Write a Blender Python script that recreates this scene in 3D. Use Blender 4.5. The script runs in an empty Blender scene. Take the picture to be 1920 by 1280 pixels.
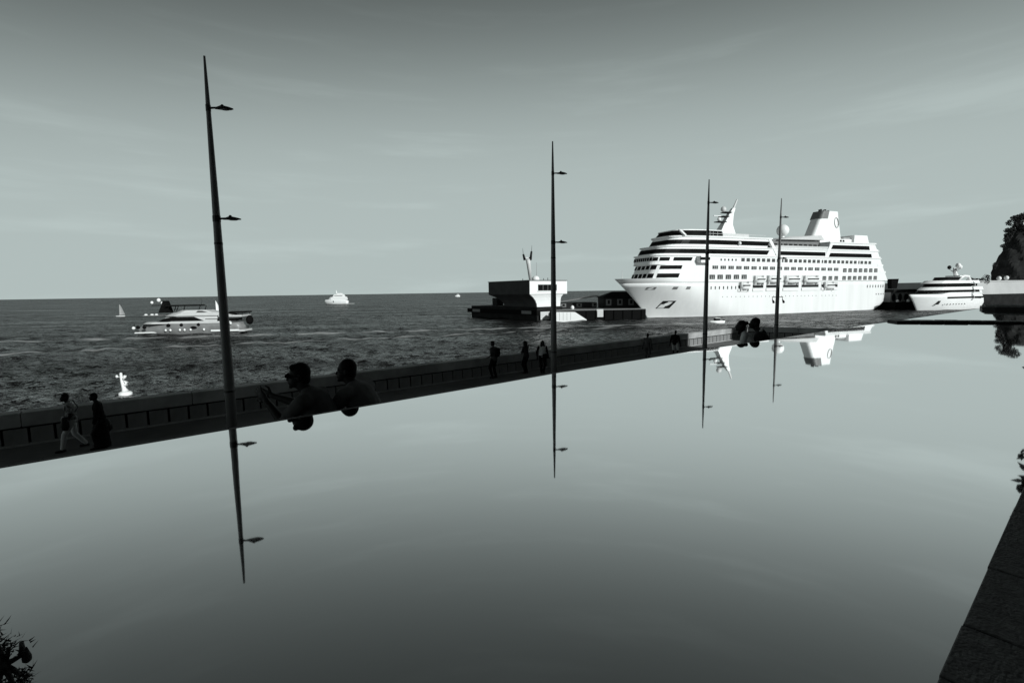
import bpy, math, random
import numpy as np
from mathutils import Vector, Matrix
random.seed(7)
rng = np.random.default_rng(11)
S = bpy.context.scene
COL = S.collection
R = math.radians

# ------------------------------------------------------------------ camera
CAM_Z = 11.0
F_PX, PITCH, ROLL = 904.26, 0.1023, 0.0149
cam_data = bpy.data.cameras.new('camera')
cam = bpy.data.objects.new('camera', cam_data)
COL.objects.link(cam)
cam_data.sensor_width = 36.0
cam_data.lens = 36.0 * F_PX / 1920.0
cam_data.clip_start = 0.05
cam_data.clip_end = 120000
_f = Vector((0, math.cos(PITCH), -math.sin(PITCH)))
_u = Vector((0, math.sin(PITCH), math.cos(PITCH)))
_r = Vector((1, 0, 0))
_M = Matrix((_r, _u, -_f)).transposed()
_M = _M @ Matrix.Rotation(-ROLL, 3, 'Z')
cam.matrix_world = Matrix.Translation((0, 0, CAM_Z)) @ _M.to_4x4()
S.camera = cam

# ------------------------------------------------------------------ light
SUN_H = Vector((0.68, -0.73)).normalized()      # horizontal direction towards the sun
SUN_EL = R(24)
w = bpy.data.worlds.new('World')
S.world = w
w.use_nodes = True
nt = w.node_tree
nt.nodes.clear()
def N(nt_, typ, **kw):
    n_ = nt_.nodes.new(typ)
    for k, v in kw.items():
        setattr(n_, k, v)
    return n_
def L(nt_, a, b):
    nt_.links.new(a, b)
def math_node(nt_, op, a, b=None, clamp=False):
    m = N(nt_, 'ShaderNodeMath', operation=op)
    m.use_clamp = clamp
    for i, q in enumerate((a, b)):
        if q is None:
            continue
        if isinstance(q, (int, float)):
            m.inputs[i].default_value = q
        else:
            L(nt_, q, m.inputs[i])
    return m.outputs[0]
TINT = (0.86, 1.0, 0.98)                         # the toned black-and-white of the photograph
sky = N(nt, 'ShaderNodeTexSky', sky_type='NISHITA')
sky.sun_disc = False
sky.sun_elevation = SUN_EL
sky.sun_rotation = math.atan2(SUN_H.x, SUN_H.y)
sky.altitude = 10
sky.air_density = 1.0
sky.dust_density = 0.6
sky.ozone_density = 1.0
# the dome darkens towards the point a quarter turn from the sun, as clear skies do
tc = N(nt, 'ShaderNodeTexCoord')
sxyz = N(nt, 'ShaderNodeSeparateXYZ')
L(nt, tc.outputs['Generated'], sxyz.inputs[0])
POLE = (-SUN_H.x * math.sin(SUN_EL), -SUN_H.y * math.sin(SUN_EL), math.cos(SUN_EL))
pd_ = math_node(nt, 'ADD', math_node(nt, 'ADD', math_node(nt, 'MULTIPLY', sxyz.outputs[0], POLE[0]), math_node(nt, 'MULTIPLY', sxyz.outputs[1], POLE[1])), math_node(nt, 'MULTIPLY', sxyz.outputs[2], POLE[2]))
def sq(o_, k_):
    return math_node(nt, 'MULTIPLY', math_node(nt, 'MULTIPLY', o_, o_), k_)
den = math_node(nt, 'SQRT', math_node(nt, 'ADD', math_node(nt, 'ADD', sq(sxyz.outputs[0], 0.32), sq(sxyz.outputs[1], 1.0)), math_node(nt, 'ADD', sq(sxyz.outputs[2], 1.0), 0.001)))
zc = math_node(nt, 'DIVIDE', sxyz.outputs[2], den)
zc = math_node(nt, 'ADD', math_node(nt, 'ADD', math_node(nt, 'MULTIPLY', zc, 0.88), math_node(nt, 'MULTIPLY', pd_, 0.12)), -0.02)
zc = math_node(nt, 'MINIMUM', math_node(nt, 'MAXIMUM', zc, 0.004), 0.999)
hc = math_node(nt, 'SQRT', math_node(nt, 'SUBTRACT', 1.0, math_node(nt, 'MULTIPLY', zc, zc)))
cv = N(nt, 'ShaderNodeCombineXYZ')
L(nt, math_node(nt, 'MULTIPLY', hc, 0.25), cv.inputs[0])
L(nt, math_node(nt, 'MULTIPLY', hc, 0.97), cv.inputs[1])
L(nt, zc, cv.inputs[2])
L(nt, cv.outputs[0], sky.inputs['Vector'])
sepc = N(nt, 'ShaderNodeSeparateColor')
L(nt, sky.outputs[0], sepc.inputs[0])
# black and white as through a red filter: the blue of the sky goes dark
bw = math_node(nt, 'ADD', math_node(nt, 'MULTIPLY', sepc.outputs[0], 0.9), math_node(nt, 'MULTIPLY', sepc.outputs[1], 0.1))
# contrast curve of the black-and-white film
SKY_C, SKY_P, SKY_MAX = 1.34, 5.0, 5.1
pw_ = math_node(nt, 'POWER', math_node(nt, 'DIVIDE', bw, SKY_C), SKY_P)
bw = math_node(nt, 'MULTIPLY', math_node(nt, 'DIVIDE', pw_, math_node(nt, 'ADD', pw_, 1.0)), SKY_MAX)
# thin streaks of cloud
mp = N(nt, 'ShaderNodeMapping')
mp.inputs['Scale'].default_value = (1.6, 1.6, 15)
mp.inputs['Rotation'].default_value = (0.05, 0.03, 0.2)
L(nt, tc.outputs['Generated'], mp.inputs[0])
nz = N(nt, 'ShaderNodeTexNoise')
nz.inputs['Scale'].default_value = 1.6
nz.inputs['Detail'].default_value = 7
nz.inputs['Roughness'].default_value = 0.55
L(nt, mp.outputs[0], nz.inputs['Vector'])
mr = N(nt, 'ShaderNodeMapRange', interpolation_type='SMOOTHSTEP')
mr.inputs['From Min'].default_value = 0.50
mr.inputs['From Max'].default_value = 0.78
mr.inputs['To Min'].default_value = 1.0
mr.inputs['To Max'].default_value = 1.13
L(nt, nz.outputs[0], mr.inputs[0])
bw = math_node(nt, 'MULTIPLY', bw, mr.outputs[0])
comb = N(nt, 'ShaderNodeCombineColor')
for i in range(3):
    L(nt, math_node(nt, 'MULTIPLY', bw, TINT[i]), comb.inputs[i])
bg = N(nt, 'ShaderNodeBackground')
bg.inputs['Strength'].default_value = 0.10
L(nt, comb.outputs[0], bg.inputs['Color'])
wo = N(nt, 'ShaderNodeOutputWorld')
L(nt, bg.outputs[0], wo.inputs['Surface'])

sun_d = bpy.data.lights.new('sun', 'SUN')
sun_d.energy = 4.0
sun_d.angle = R(0.5)
sun_d.color = (0.95, 1.0, 0.985)
sun = bpy.data.objects.new('sun', sun_d)
COL.objects.link(sun)
_sd = Vector((SUN_H.x * math.cos(SUN_EL), SUN_H.y * math.cos(SUN_EL), math.sin(SUN_EL)))
sun.rotation_euler = _sd.to_track_quat('Z', 'Y').to_euler()
sun.location = _sd * 80
S.view_settings.view_transform = 'Standard'
S.view_settings.look = 'None'
S.view_settings.exposure = 0.0
S.view_settings.gamma = 1.0
S.render.engine = 'CYCLES'
S.cycles.max_bounces = 6

# ------------------------------------------------------------------ frames and helpers
A38 = math.atan2(0.626, 0.78)
E1 = Vector((math.cos(A38), math.sin(A38), 0))      # along the promenade
EN = Vector((-math.sin(A38), math.cos(A38), 0))     # towards the sea
def W(s, n, z):
    p = E1 * s + EN * n
    return Vector((p.x, p.y, z))
def ray(x, y):
    ur = (x - 960) / F_PX
    vr = -(y - 640) / F_PX
    u = ur * math.cos(ROLL) + vr * math.sin(ROLL)
    v = -ur * math.sin(ROLL) + vr * math.cos(ROLL)
    return _r * u + _u * v + _f
def at_y(x, y, Y):
    d = ray(x, y)
    return d * (Y / d.y) + Vector((0, 0, CAM_Z))
def at_z(x, y, z):
    d = ray(x, y)
    return d * ((z - CAM_Z) / d.z) + Vector((0, 0, CAM_Z))

class MB:
    def __init__(self):
        self.v = []
        self.f = []
    def add(self, vs, fs):
        o = len(self.v)
        self.v += [tuple(q) for q in vs]
        self.f += [tuple(i + o for i in q) for q in fs]
        return self
    def box(self, x0, x1, y0, y1, z0, z1):
        return self.add([(x0, y0, z0), (x1, y0, z0), (x1, y1, z0), (x0, y1, z0), (x0, y0, z1), (x1, y0, z1), (x1, y1, z1), (x0, y1, z1)],
                        [(3, 2, 1, 0), (4, 5, 6, 7), (0, 1, 5, 4), (1, 2, 6, 5), (2, 3, 7, 6), (3, 0, 4, 7)])
    def bbox(self, x0, x1, y0, y1, z0, z1, b=0.02):
        r = []
        for z, e in ((z0, b), (z0 + b, 0), (z1 - b, 0), (z1, b)):
            r.append([(x0 + e, y0 + e, z), (x1 - e, y0 + e, z), (x1 - e, y1 - e, z), (x0 + e, y1 - e, z)])
        return self.loft(r)
    def prism(self, poly, z0, z1):
        n = len(poly)
        return self.add([(x, y, z0) for x, y in poly] + [(x, y, z1) for x, y in poly],
                        [tuple(range(n - 1, -1, -1)), tuple(range(n, 2 * n))] + [(i, (i + 1) % n, n + (i + 1) % n, n + i) for i in range(n)])
    def prism_y(self, poly, y0, y1):      # polygon in x,z pulled along y
        n = len(poly)
        return self.add([(x, y0, z) for x, z in poly] + [(x, y1, z) for x, z in poly],
                        [tuple(range(n)), tuple(range(2 * n - 1, n - 1, -1))] + [((i + 1) % n, i, n + i, n + (i + 1) % n) for i in range(n)])
    def prism_x(self, poly, x0, x1):      # polygon in y,z pulled along x
        n = len(poly)
        return self.add([(x0, y, z) for y, z in poly] + [(x1, y, z) for y, z in poly],
                        [tuple(range(n - 1, -1, -1)), tuple(range(n, 2 * n))] + [(i, (i + 1) % n, n + (i + 1) % n, n + i) for i in range(n)])
    def loft(self, rings, caps=True):
        n = len(rings[0])
        vs = [p for r in rings for p in r]
        fs = []
        for k in range(len(rings) - 1):
            for i in range(n):
                j = (i + 1) % n
                fs.append((k * n + i, k * n + j, (k + 1) * n + j, (k + 1) * n + i))
        if caps:
            fs.append(tuple(range(n - 1, -1, -1)))
            fs.append(tuple((len(rings) - 1) * n + i for i in range(n)))
        return self.add(vs, fs)
    def path(self, pts, rad, seg=10):
        pts = [Vector(p) for p in pts]
        rings = []
        for i, p in enumerate(pts):
            d = (pts[min(i + 1, len(pts) - 1)] - pts[max(i - 1, 0)])
            d = d.normalized() if d.length > 1e-9 else Vector((0, 0, 1))
            a = d.cross(Vector((0, 0, 1)) if abs(d.z) < 0.95 else Vector((1, 0, 0))).normalized()
            b = d.cross(a)
            r = rad[i] if isinstance(rad, (list, tuple)) else rad
            rings.append([p + a * (r * math.cos(t)) - b * (r * math.sin(t)) for t in [2 * math.pi * k / seg for k in range(seg)]])
        return self.loft([[tuple(q) for q in r] for r in rings])
    def tube(self, p0, p1, r0, r1=None, seg=10):
        return self.path([p0, p1], [r0, r0 if r1 is None else r1], seg)
    def ell(self, c, r, seg=12, rings=8):
        c = Vector(c)
        r = r if isinstance(r, (list, tuple)) else (r, r, r)
        rs = []
        for k in range(rings + 1):
            th = math.pi * (0.02 + 0.96 * k / rings)
            rs.append([(c.x + r[0] * math.sin(th) * math.cos(p), c.y + r[1] * math.sin(th) * math.sin(p), c.z - r[2] * math.cos(th))
                       for p in [2 * math.pi * i / seg for i in range(seg)]])
        return self.loft(rs)
    def mesh(self, name, smooth=False):
        m = bpy.data.meshes.new(name)
        m.from_pydata(self.v, [], self.f)
        m.update()
        if smooth:
            m.polygons.foreach_set('use_smooth', [True] * len(m.polygons))
        return m
    def build(self, name, mat, parent=None, smooth=False, loc=None, rz=None):
        o = bpy.data.objects.new(name, self.mesh(name, smooth))
        if mat is not None:
            o.data.materials.append(mat)
        COL.objects.link(o)
        if parent is not None:
            o.parent = parent
        if loc is not None:
            o.location = loc
        if rz is not None:
            o.rotation_euler = (0, 0, rz)
        return o
def inst(name, mesh, parent=None, loc=(0, 0, 0), rz=0.0, scale=None):
    o = bpy.data.objects.new(name, mesh)
    COL.objects.link(o)
    if parent is not None:
        o.parent = parent
    o.location = loc
    o.rotation_euler = (0, 0, rz)
    if scale is not None:
        o.scale = scale
    return o
def tag(o, label=None, cat=None, group=None, kind=None):
    for k, v in (('label', label), ('category', cat), ('group', group), ('kind', kind)):
        if v:
            o[k] = v
    return o
def empty(name, loc, rz=0.0):
    o = bpy.data.objects.new(name, None)
    COL.objects.link(o)
    o.empty_display_size = 0.3
    o.location = loc
    o.rotation_euler = (0, 0, rz)
    return o

# ------------------------------------------------------------------ materials
def mat(name, v, rough=0.6, var=0.15, scale=3.0, bump=0.0, bscale=None, spec=0.4, detail=6, streak=None):
    m = bpy.data.materials.new(name)
    m.use_nodes = True
    t = m.node_tree
    p = t.nodes['Principled BSDF']
    p.inputs['Roughness'].default_value = rough
    p.inputs['Specular IOR Level'].default_value = spec
    co = N(t, 'ShaderNodeTexCoord')
    src = co.outputs['Object']
    if streak:
        mp_ = N(t, 'ShaderNodeMapping')
        mp_.inputs['Scale'].default_value = streak
        L(t, src, mp_.inputs[0])
        src = mp_.outputs[0]
    n1 = N(t, 'ShaderNodeTexNoise')
    n1.inputs['Scale'].default_value = scale
    n1.inputs['Detail'].default_value = detail
    n1.inputs['Roughness'].default_value = 0.62
    L(t, src, n1.inputs['Vector'])
    r_ = N(t, 'ShaderNodeMapRange')
    r_.inputs['From Min'].default_value = 0.25
    r_.inputs['From Max'].default_value = 0.75
    r_.inputs['To Min'].default_value = v * (1 - var)
    r_.inputs['To Max'].default_value = v * (1 + var)
    L(t, n1.outputs[0], r_.inputs[0])
    L(t, r_.outputs[0], p.inputs['Base Color'])
    if bump > 0:
        n2 = N(t, 'ShaderNodeTexNoise')
        n2.inputs['Scale'].default_value = bscale or scale * 6
        n2.inputs['Detail'].default_value = 5
        L(t, co.outputs['Object'], n2.inputs['Vector'])
        b = N(t, 'ShaderNodeBump')
        b.inputs['Strength'].default_value = bump
        b.inputs['Distance'].default_value = 0.02
        L(t, n2.outputs[0], b.inputs['Height'])
        L(t, b.outputs[0], p.inputs['Normal'])
    return m
M = dict(
    white=mat('white_paint', 0.80, 0.45, 0.03, 0.4),
    hullwhite=mat('hull_paint', 0.78, 0.4, 0.07, 0.25, streak=(1.2, 1, 0.12)),
    offwhite=mat('off_white_paint', 0.55, 0.5, 0.06, 0.6),
    yachtgrey=mat('grey_hull_paint', 0.2, 0.35, 0.3, 0.3),
    silver=mat('silver_hull_paint', 0.33, 0.35, 0.12, 0.4),
    grey=mat('grey_paint', 0.30, 0.5, 0.12, 0.8),
    midgrey=mat('mid_grey', 0.16, 0.6, 0.2, 1.0),
    dark=mat('dark_paint', 0.016, 0.6, 0.3, 2.0, spec=0.1),
    black=mat('black_rubber', 0.006, 0.8, 0.3, 2.0, spec=0.03),
    glass=mat('tinted_glass', 0.008, 0.3, 0.25, 0.8, spec=0.02),
    winglass=mat('cabin_window_glass', 0.07, 0.25, 0.75, 0.9),
    concrete=mat('weathered_concrete', 0.36, 0.85, 0.5, 0.7, bump=0.3, bscale=30),
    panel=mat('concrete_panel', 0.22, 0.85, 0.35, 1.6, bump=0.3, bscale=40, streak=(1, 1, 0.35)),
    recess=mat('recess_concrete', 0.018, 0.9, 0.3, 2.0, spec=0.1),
    asphalt=mat('promenade_asphalt', 0.15, 0.85, 0.35, 0.7, bump=0.35, bscale=60),
    stone=mat('dark_stone', 0.085, 0.75, 0.6, 22.0, bump=0.5, bscale=110, detail=10),
    darkstone=mat('wet_black_stone', 0.012, 0.6, 0.4, 6.0, spec=0.15),
    pole=mat('lamp_pole_metal', 0.13, 0.4, 0.12, 3.0),
    lampblack=mat('lamp_head_metal', 0.012, 0.5, 0.2, 4.0),
    rock=mat('cliff_rock', 0.018, 0.95, 0.95, 0.35, bump=1.0, bscale=1.2, detail=10),
    rockhill=mat('hill_rock', 0.07, 0.95, 0.5, 0.3),
    leaf=mat('pine_foliage', 0.035, 0.8, 0.5, 0.8, spec=0.1),
    bark=mat('bark', 0.04, 0.9, 0.4, 6.0),
    needle=mat('needle_foliage', 0.018, 0.7, 0.4, 20.0, spec=0.15),
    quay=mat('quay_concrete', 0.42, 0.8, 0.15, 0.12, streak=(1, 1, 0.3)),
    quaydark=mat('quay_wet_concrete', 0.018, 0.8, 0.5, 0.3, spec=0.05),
    cladding=mat('dark_cladding', 0.05, 0.7, 0.25, 0.25, spec=0.1),  # near-black colour standing in for shade on the building front
    roofdark=mat('dark_roof', 0.012, 0.8, 0.4, 0.4, spec=0.05),
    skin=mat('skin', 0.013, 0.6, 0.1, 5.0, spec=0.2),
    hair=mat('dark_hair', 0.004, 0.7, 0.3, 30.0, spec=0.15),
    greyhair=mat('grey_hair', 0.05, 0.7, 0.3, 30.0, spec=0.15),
    shirttee=mat('grey_marl_cotton', 0.13, 0.9, 0.2, 8.0, spec=0.1, bump=0.6, bscale=9),
    shirtmid=mat('grey_cotton_shirt', 0.075, 0.9, 0.2, 8.0, spec=0.1, bump=0.4, bscale=9),
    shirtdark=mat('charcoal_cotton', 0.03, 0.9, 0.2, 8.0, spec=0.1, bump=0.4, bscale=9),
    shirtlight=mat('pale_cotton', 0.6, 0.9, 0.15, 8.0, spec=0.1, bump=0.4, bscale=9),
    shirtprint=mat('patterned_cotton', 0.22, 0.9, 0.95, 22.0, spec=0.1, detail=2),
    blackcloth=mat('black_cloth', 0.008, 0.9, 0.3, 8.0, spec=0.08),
    trouserlight=mat('pale_trousers', 0.6, 0.9, 0.15, 6.0, spec=0.1, bump=0.4, bscale=8),
    trousermid=mat('grey_trousers', 0.10, 0.9, 0.2, 6.0, spec=0.1),
    leather=mat('dark_leather', 0.012, 0.5, 0.3, 10.0),
    foam=mat('foam', 0.6, 0.9, 0.2, 2.0),
)
def glossy_pool():
    m = bpy.data.materials.new('still_pool_water')
    m.use_nodes = True
    t = m.node_tree
    t.nodes.clear()
    co = N(t, 'ShaderNodeTexCoord')
    n1 = N(t, 'ShaderNodeTexNoise')
    n1.inputs['Scale'].default_value = 1.6
    n1.inputs['Detail'].default_value = 2
    L(t, co.outputs['Object'], n1.inputs['Vector'])
    b = N(t, 'ShaderNodeBump')
    b.inputs['Strength'].default_value = 0.03
    b.inputs['Distance'].default_value = 0.01
    L(t, n1.outputs[0], b.inputs['Height'])
    g = N(t, 'ShaderNodeBsdfGlossy')
    g.inputs['Color'].default_value = (0.97, 0.97, 0.97, 1)
    g.inputs['Roughness'].default_value = 0.022
    L(t, b.outputs[0], g.inputs['Normal'])
    mx = g
    o = N(t, 'ShaderNodeOutputMaterial')
    L(t, mx.outputs[0], o.inputs['Surface'])
    return m
M['pool'] = glossy_pool()
def sea_mat():
    m = bpy.data.materials.new('sea_water')
    m.use_nodes = True
    t = m.node_tree
    t.nodes.clear()
    co = N(t, 'ShaderNodeTexCoord')
    # small wavelets as tilted facets
    geo = N(t, 'ShaderNodeNewGeometry')
    tilt = None
    for sc_, st_, rot in ((1.0, 1.8, 0.25), (3.6, 1.9, -0.2), (11.0, 1.7, 0.1)):
        mp_ = N(t, 'ShaderNodeMapping')
        mp_.inputs['Rotation'].default_value = (0, 0, rot)
        mp_.inputs['Scale'].default_value = (0.42, 1.0, 1.0)
        L(t, co.outputs['Object'], mp_.inputs[0])
        n1 = N(t, 'ShaderNodeTexNoise')
        n1.inputs['Scale'].default_value = sc_
        n1.inputs['Detail'].default_value = 3
        L(t, mp_.outputs[0], n1.inputs['Vector'])
        v1 = N(t, 'ShaderNodeVectorMath', operation='SUBTRACT')
        L(t, n1.outputs['Color'], v1.inputs[0])
        v1.inputs[1].default_value = (0.5, 0.5, 0.5)
        v2 = N(t, 'ShaderNodeVectorMath', operation='MULTIPLY')
        L(t, v1.outputs[0], v2.inputs[0])
        v2.inputs[1].default_value = (st_, st_, 0)
        if tilt is None:
            tilt = v2
        else:
            va = N(t, 'ShaderNodeVectorMath', operation='ADD')
            L(t, tilt.outputs[0], va.inputs[0])
            L(t, v2.outputs[0], va.inputs[1])
            tilt = va
    vn = N(t, 'ShaderNodeVectorMath', operation='ADD')
    L(t, tilt.outputs[0], vn.inputs[0])
    L(t, geo.outputs['Normal'], vn.inputs[1])
    b = N(t, 'ShaderNodeVectorMath', operation='NORMALIZE')
    L(t, vn.outputs[0], b.inputs[0])
    g = N(t, 'ShaderNodeBsdfGlossy')
    g.inputs['Color'].default_value = (1.0, 1.0, 1.0, 1)
    g.inputs['Roughness'].default_value = 0.1
    L(t, b.outputs[0], g.inputs['Normal'])
    d = N(t, 'ShaderNodeBsdfDiffuse')
    d.inputs['Color'].default_value = (0.008, 0.008, 0.008, 1)
    fr = N(t, 'ShaderNodeFresnel')
    fr.inputs['IOR'].default_value = 1.33
    L(t, b.outputs[0], fr.inputs['Normal'])
    mx = N(t, 'ShaderNodeMixShader')
    # wind streaks: long bands where the ripples are denser or thinner
    wm = N(t, 'ShaderNodeMapping')
    wm.inputs['Scale'].default_value = (0.012, 0.06, 1.0)
    wm.inputs['Rotation'].default_value = (0, 0, 0.08)
    L(t, co.outputs['Object'], wm.inputs[0])
    wn = N(t, 'ShaderNodeTexNoise')
    wn.inputs['Scale'].default_value = 1.0
    wn.inputs['Detail'].default_value = 5
    L(t, wm.outputs[0], wn.inputs['Vector'])
    wr = N(t, 'ShaderNodeMapRange')
    wr.inputs['From Min'].default_value = 0.32
    wr.inputs['From Max'].default_value = 0.68
    wr.inputs['To Min'].default_value = 0.55
    wr.inputs['To Max'].default_value = 1.45
    L(t, wn.outputs[0], wr.inputs[0])
    # facets turned edge-on are hidden behind their neighbours: weigh by projected area
    vd = N(t, 'ShaderNodeVectorMath', operation='DOT_PRODUCT')
    L(t, geo.outputs['Incoming'], vd.inputs[0])
    L(t, b.outputs[0], vd.inputs[1])
    area = math_node(t, 'MULTIPLY', math_node(t, 'ABSOLUTE', vd.outputs['Value']), 3.0, True)
    area = math_node(t, 'ADD', math_node(t, 'MULTIPLY', area, 0.72), 0.28)
    fac = math_node(t, 'MULTIPLY', math_node(t, 'POWER', fr.outputs[0], 0.8), area)
    L(t, math_node(t, 'MULTIPLY', fac, wr.outputs[0], True), mx.inputs[0])
    L(t, d.outputs[0], mx.inputs[1])
    L(t, g.outputs[0], mx.inputs[2])
    # foam of two boat wakes: long bands lying on the water
    sx = N(t, 'ShaderNodeSeparateXYZ')
    L(t, co.outputs['Object'], sx.inputs[0])
    fn = N(t, 'ShaderNodeTexNoise')
    fn.inputs['Scale'].default_value = 0.35
    fn.inputs['Detail'].default_value = 8
    fn.inputs['Roughness'].default_value = 0.7
    L(t, co.outputs['Object'], fn.inputs['Vector'])
    foam = None
    for (x0, y0), (x1, y1), wd, st in (((-104, 97), (60, 152), 1.0, 0.5), ((25, 150), (140, 168), 1.8, 0.55)):
        dx, dy = x1 - x0, y1 - y0
        l_ = math.hypot(dx, dy)
        nx, ny = -dy / l_, dx / l_
        dist = math_node(t, 'ADD', math_node(t, 'ADD', math_node(t, 'MULTIPLY', sx.outputs[0], nx), math_node(t, 'MULTIPLY', sx.outputs[1], ny)), -(x0 * nx + y0 * ny))
        wob = math_node(t, 'MULTIPLY', math_node(t, 'SUBTRACT', fn.outputs[0], 0.5), 1.6)
        dist = math_node(t, 'ABSOLUTE', math_node(t, 'ADD', dist, wob))
        band = N(t, 'ShaderNodeMapRange', interpolation_type='SMOOTHSTEP')
        band.inputs['From Min'].default_value = 0.0
        band.inputs['From Max'].default_value = wd * 1.6
        band.inputs['To Min'].default_value = st
        band.inputs['To Max'].default_value = 0.0
        L(t, dist, band.inputs[0])
        al = math_node(t, 'ADD', math_node(t, 'ADD', math_node(t, 'MULTIPLY', sx.outputs[0], dx / l_), math_node(t, 'MULTIPLY', sx.outputs[1], dy / l_)), -(x0 * dx + y0 * dy) / l_)
        endr = N(t, 'ShaderNodeMapRange', interpolation_type='SMOOTHSTEP')
        endr.inputs['From Min'].default_value = l_ * 0.8
        endr.inputs['From Max'].default_value = l_
        endr.inputs['To Min'].default_value = 1.0
        endr.inputs['To Max'].default_value = 0.0
        L(t, al, endr.inputs[0])
        k = math_node(t, 'MULTIPLY', band.outputs[0], endr.outputs[0])
        foam = k if foam is None else math_node(t, 'MAXIMUM', foam, k)
    foam = math_node(t, 'MULTIPLY', foam, math_node(t, 'ADD', fn.outputs[0], 0.3, True), True)
    fd = N(t, 'ShaderNodeBsdfDiffuse')
    fd.inputs['Color'].default_value = (0.55, 0.55, 0.55, 1)
    mf = N(t, 'ShaderNodeMixShader')
    L(t, foam, mf.inputs[0])
    L(t, mx.outputs[0], mf.inputs[1])
    L(t, fd.outputs[0], mf.inputs[2])
    o = N(t, 'ShaderNodeOutputMaterial')
    L(t, mf.outputs[0], o.inputs['Surface'])
    return m
M['sea'] = sea_mat()

# ------------------------------------------------------------------ the setting
def build_sea():
    na = 860
    az = np.radians(np.linspace(-74, 74, na))
    rr = [13.0, 25.0, 33.0]
    while rr[-1] < 60000:
        r0 = rr[-1]
        rr.append(r0 + (0.42 if r0 < 70 else 0.42 * (r0 / 70) ** 1.15 if r0 < 900 else r0 * 0.08))
    rr = np.array(rr)
    nr = len(rr)
    AZ, RR = np.meshgrid(az, rr)
    X = RR * np.sin(AZ)
    Y = RR * np.cos(AZ)
    Z = np.zeros_like(X)
    step = np.gradient(rr)[:, None]
    step = np.maximum(step, RR * (az[1] - az[0]))
    for i in range(60):
        lam = 1.5 * (13 / 1.5) ** rng.random()
        th = R(215) + rng.normal() * 0.55
        k = 2 * math.pi / lam
        amp = 0.0100 * lam ** 0.66
        ph = rng.random() * 6.28
        fade = np.clip((lam / (2.6 * step)) - 0.6, 0, 1)
        arg = k * (0.75 * X * math.cos(th) + Y * math.sin(th)) + ph + 0.6 * np.sin(0.31 * X / lam + i) 
        Z += amp * fade * (np.sin(arg) + 0.25 * np.sin(2 * arg))
    v = np.stack([X, Y, Z], -1).reshape(-1, 3).astype(np.float32)
    idx = np.arange(na * nr).reshape(nr, na)
    f = np.stack([idx[:-1, :-1], idx[:-1, 1:], idx[1:, 1:], idx[1:, :-1]], -1).reshape(-1, 4)
    m = bpy.data.meshes.new('sea')
    m.vertices.add(len(v))
    m.vertices.foreach_set('co', v.ravel())
    m.loops.add(f.size)
    m.loops.foreach_set('vertex_index', f.ravel().astype(np.int32))
    m.polygons.add(len(f))
    m.polygons.foreach_set('loop_start', np.arange(0, f.size, 4, dtype=np.int32))
    m.polygons.foreach_set('use_smooth', np.ones(len(f), bool))
    m.update(calc_edges=True)
    m.validate()
    m.materials.append(M['sea'])
    o = bpy.data.objects.new('sea', m)
    COL.objects.link(o)
    tag(o, 'dark rippled sea reaching to the horizon', kind='structure')
build_sea()

PZ = 6.7          # promenade level
POOL_Z = 10.1
# promenade deck: one slab in the (along, seaward) frame
_e = at_z(1600, 617.6, PZ + 0.975)
BEND = (42.3, 19.94)
BEND_E = (_e.dot(E1), _e.dot(EN))
tag(MB().prism([(-45, 3.86), (BEND_E[0] + 14, 3.86), (BEND_E[0] + 0.4, BEND_E[1] + 0.9), (BEND[0] + 0.1, 20.9), (-45, 20.9)], -3, PZ).build('promenade', M['asphalt'], rz=A38), 'dark paved promenade below the pool', kind='structure')
# terrace the photographer stands on, and an added unseen ridge that shades the promenade
tag(MB().box(-45, 125, -19, -0.64, -3, 9.55).build('terrace', M['asphalt'], rz=A38), 'paved terrace beside the pool', kind='structure')
def build_hill():
    ss = np.linspace(-75, 120, 391)
    nn = np.array([-16.5, -17.2, -18, -20, -24, -30, -40, -55, -75])
    v = []
    for n_ in nn:
        for s in ss:
            ridge = 34.5 + 2.2 * math.sin(s * 0.21) + 1.3 * math.sin(s * 0.57 + 1) + 0.7 * math.sin(s * 1.3)
            def mask(a, b, soft):
                return min(1, max(0, (s - a) / soft)) * min(1, max(0, (b - s) / soft))
            h = ridge
            for a_, b_, zb in ((35.4, 43.4, 22.6), (32.7, 35.0, 24.9)):  # notches shaped to let sun onto the wall patch and last lamp
                h = min(h, ridge + (zb - ridge) * mask(a_, b_, 0.5))
            if n_ > -17:
                z = 9.0
            elif n_ > -18:
                z = 9 + (h - 9) * 0.72
            elif n_ == -18:
                z = h
            else:
                z = h - (-18 - n_) * 0.32 + 0.6 * math.sin(s * 0.9 + n_)
            v.append((s, n_ + 0.15 * math.sin(s * 1.7), z))
    nS = len(ss)
    f = [(i * nS + j, i * nS + j + 1, (i + 1) * nS + j + 1, (i + 1) * nS + j) for i in range(len(nn) - 1) for j in range(nS - 1)]
    tag(MB().add(v, f).build('hill', M['rockhill'], rz=A38), 'steep rocky hill rising behind the terrace', kind='structure')
build_hill()

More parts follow.
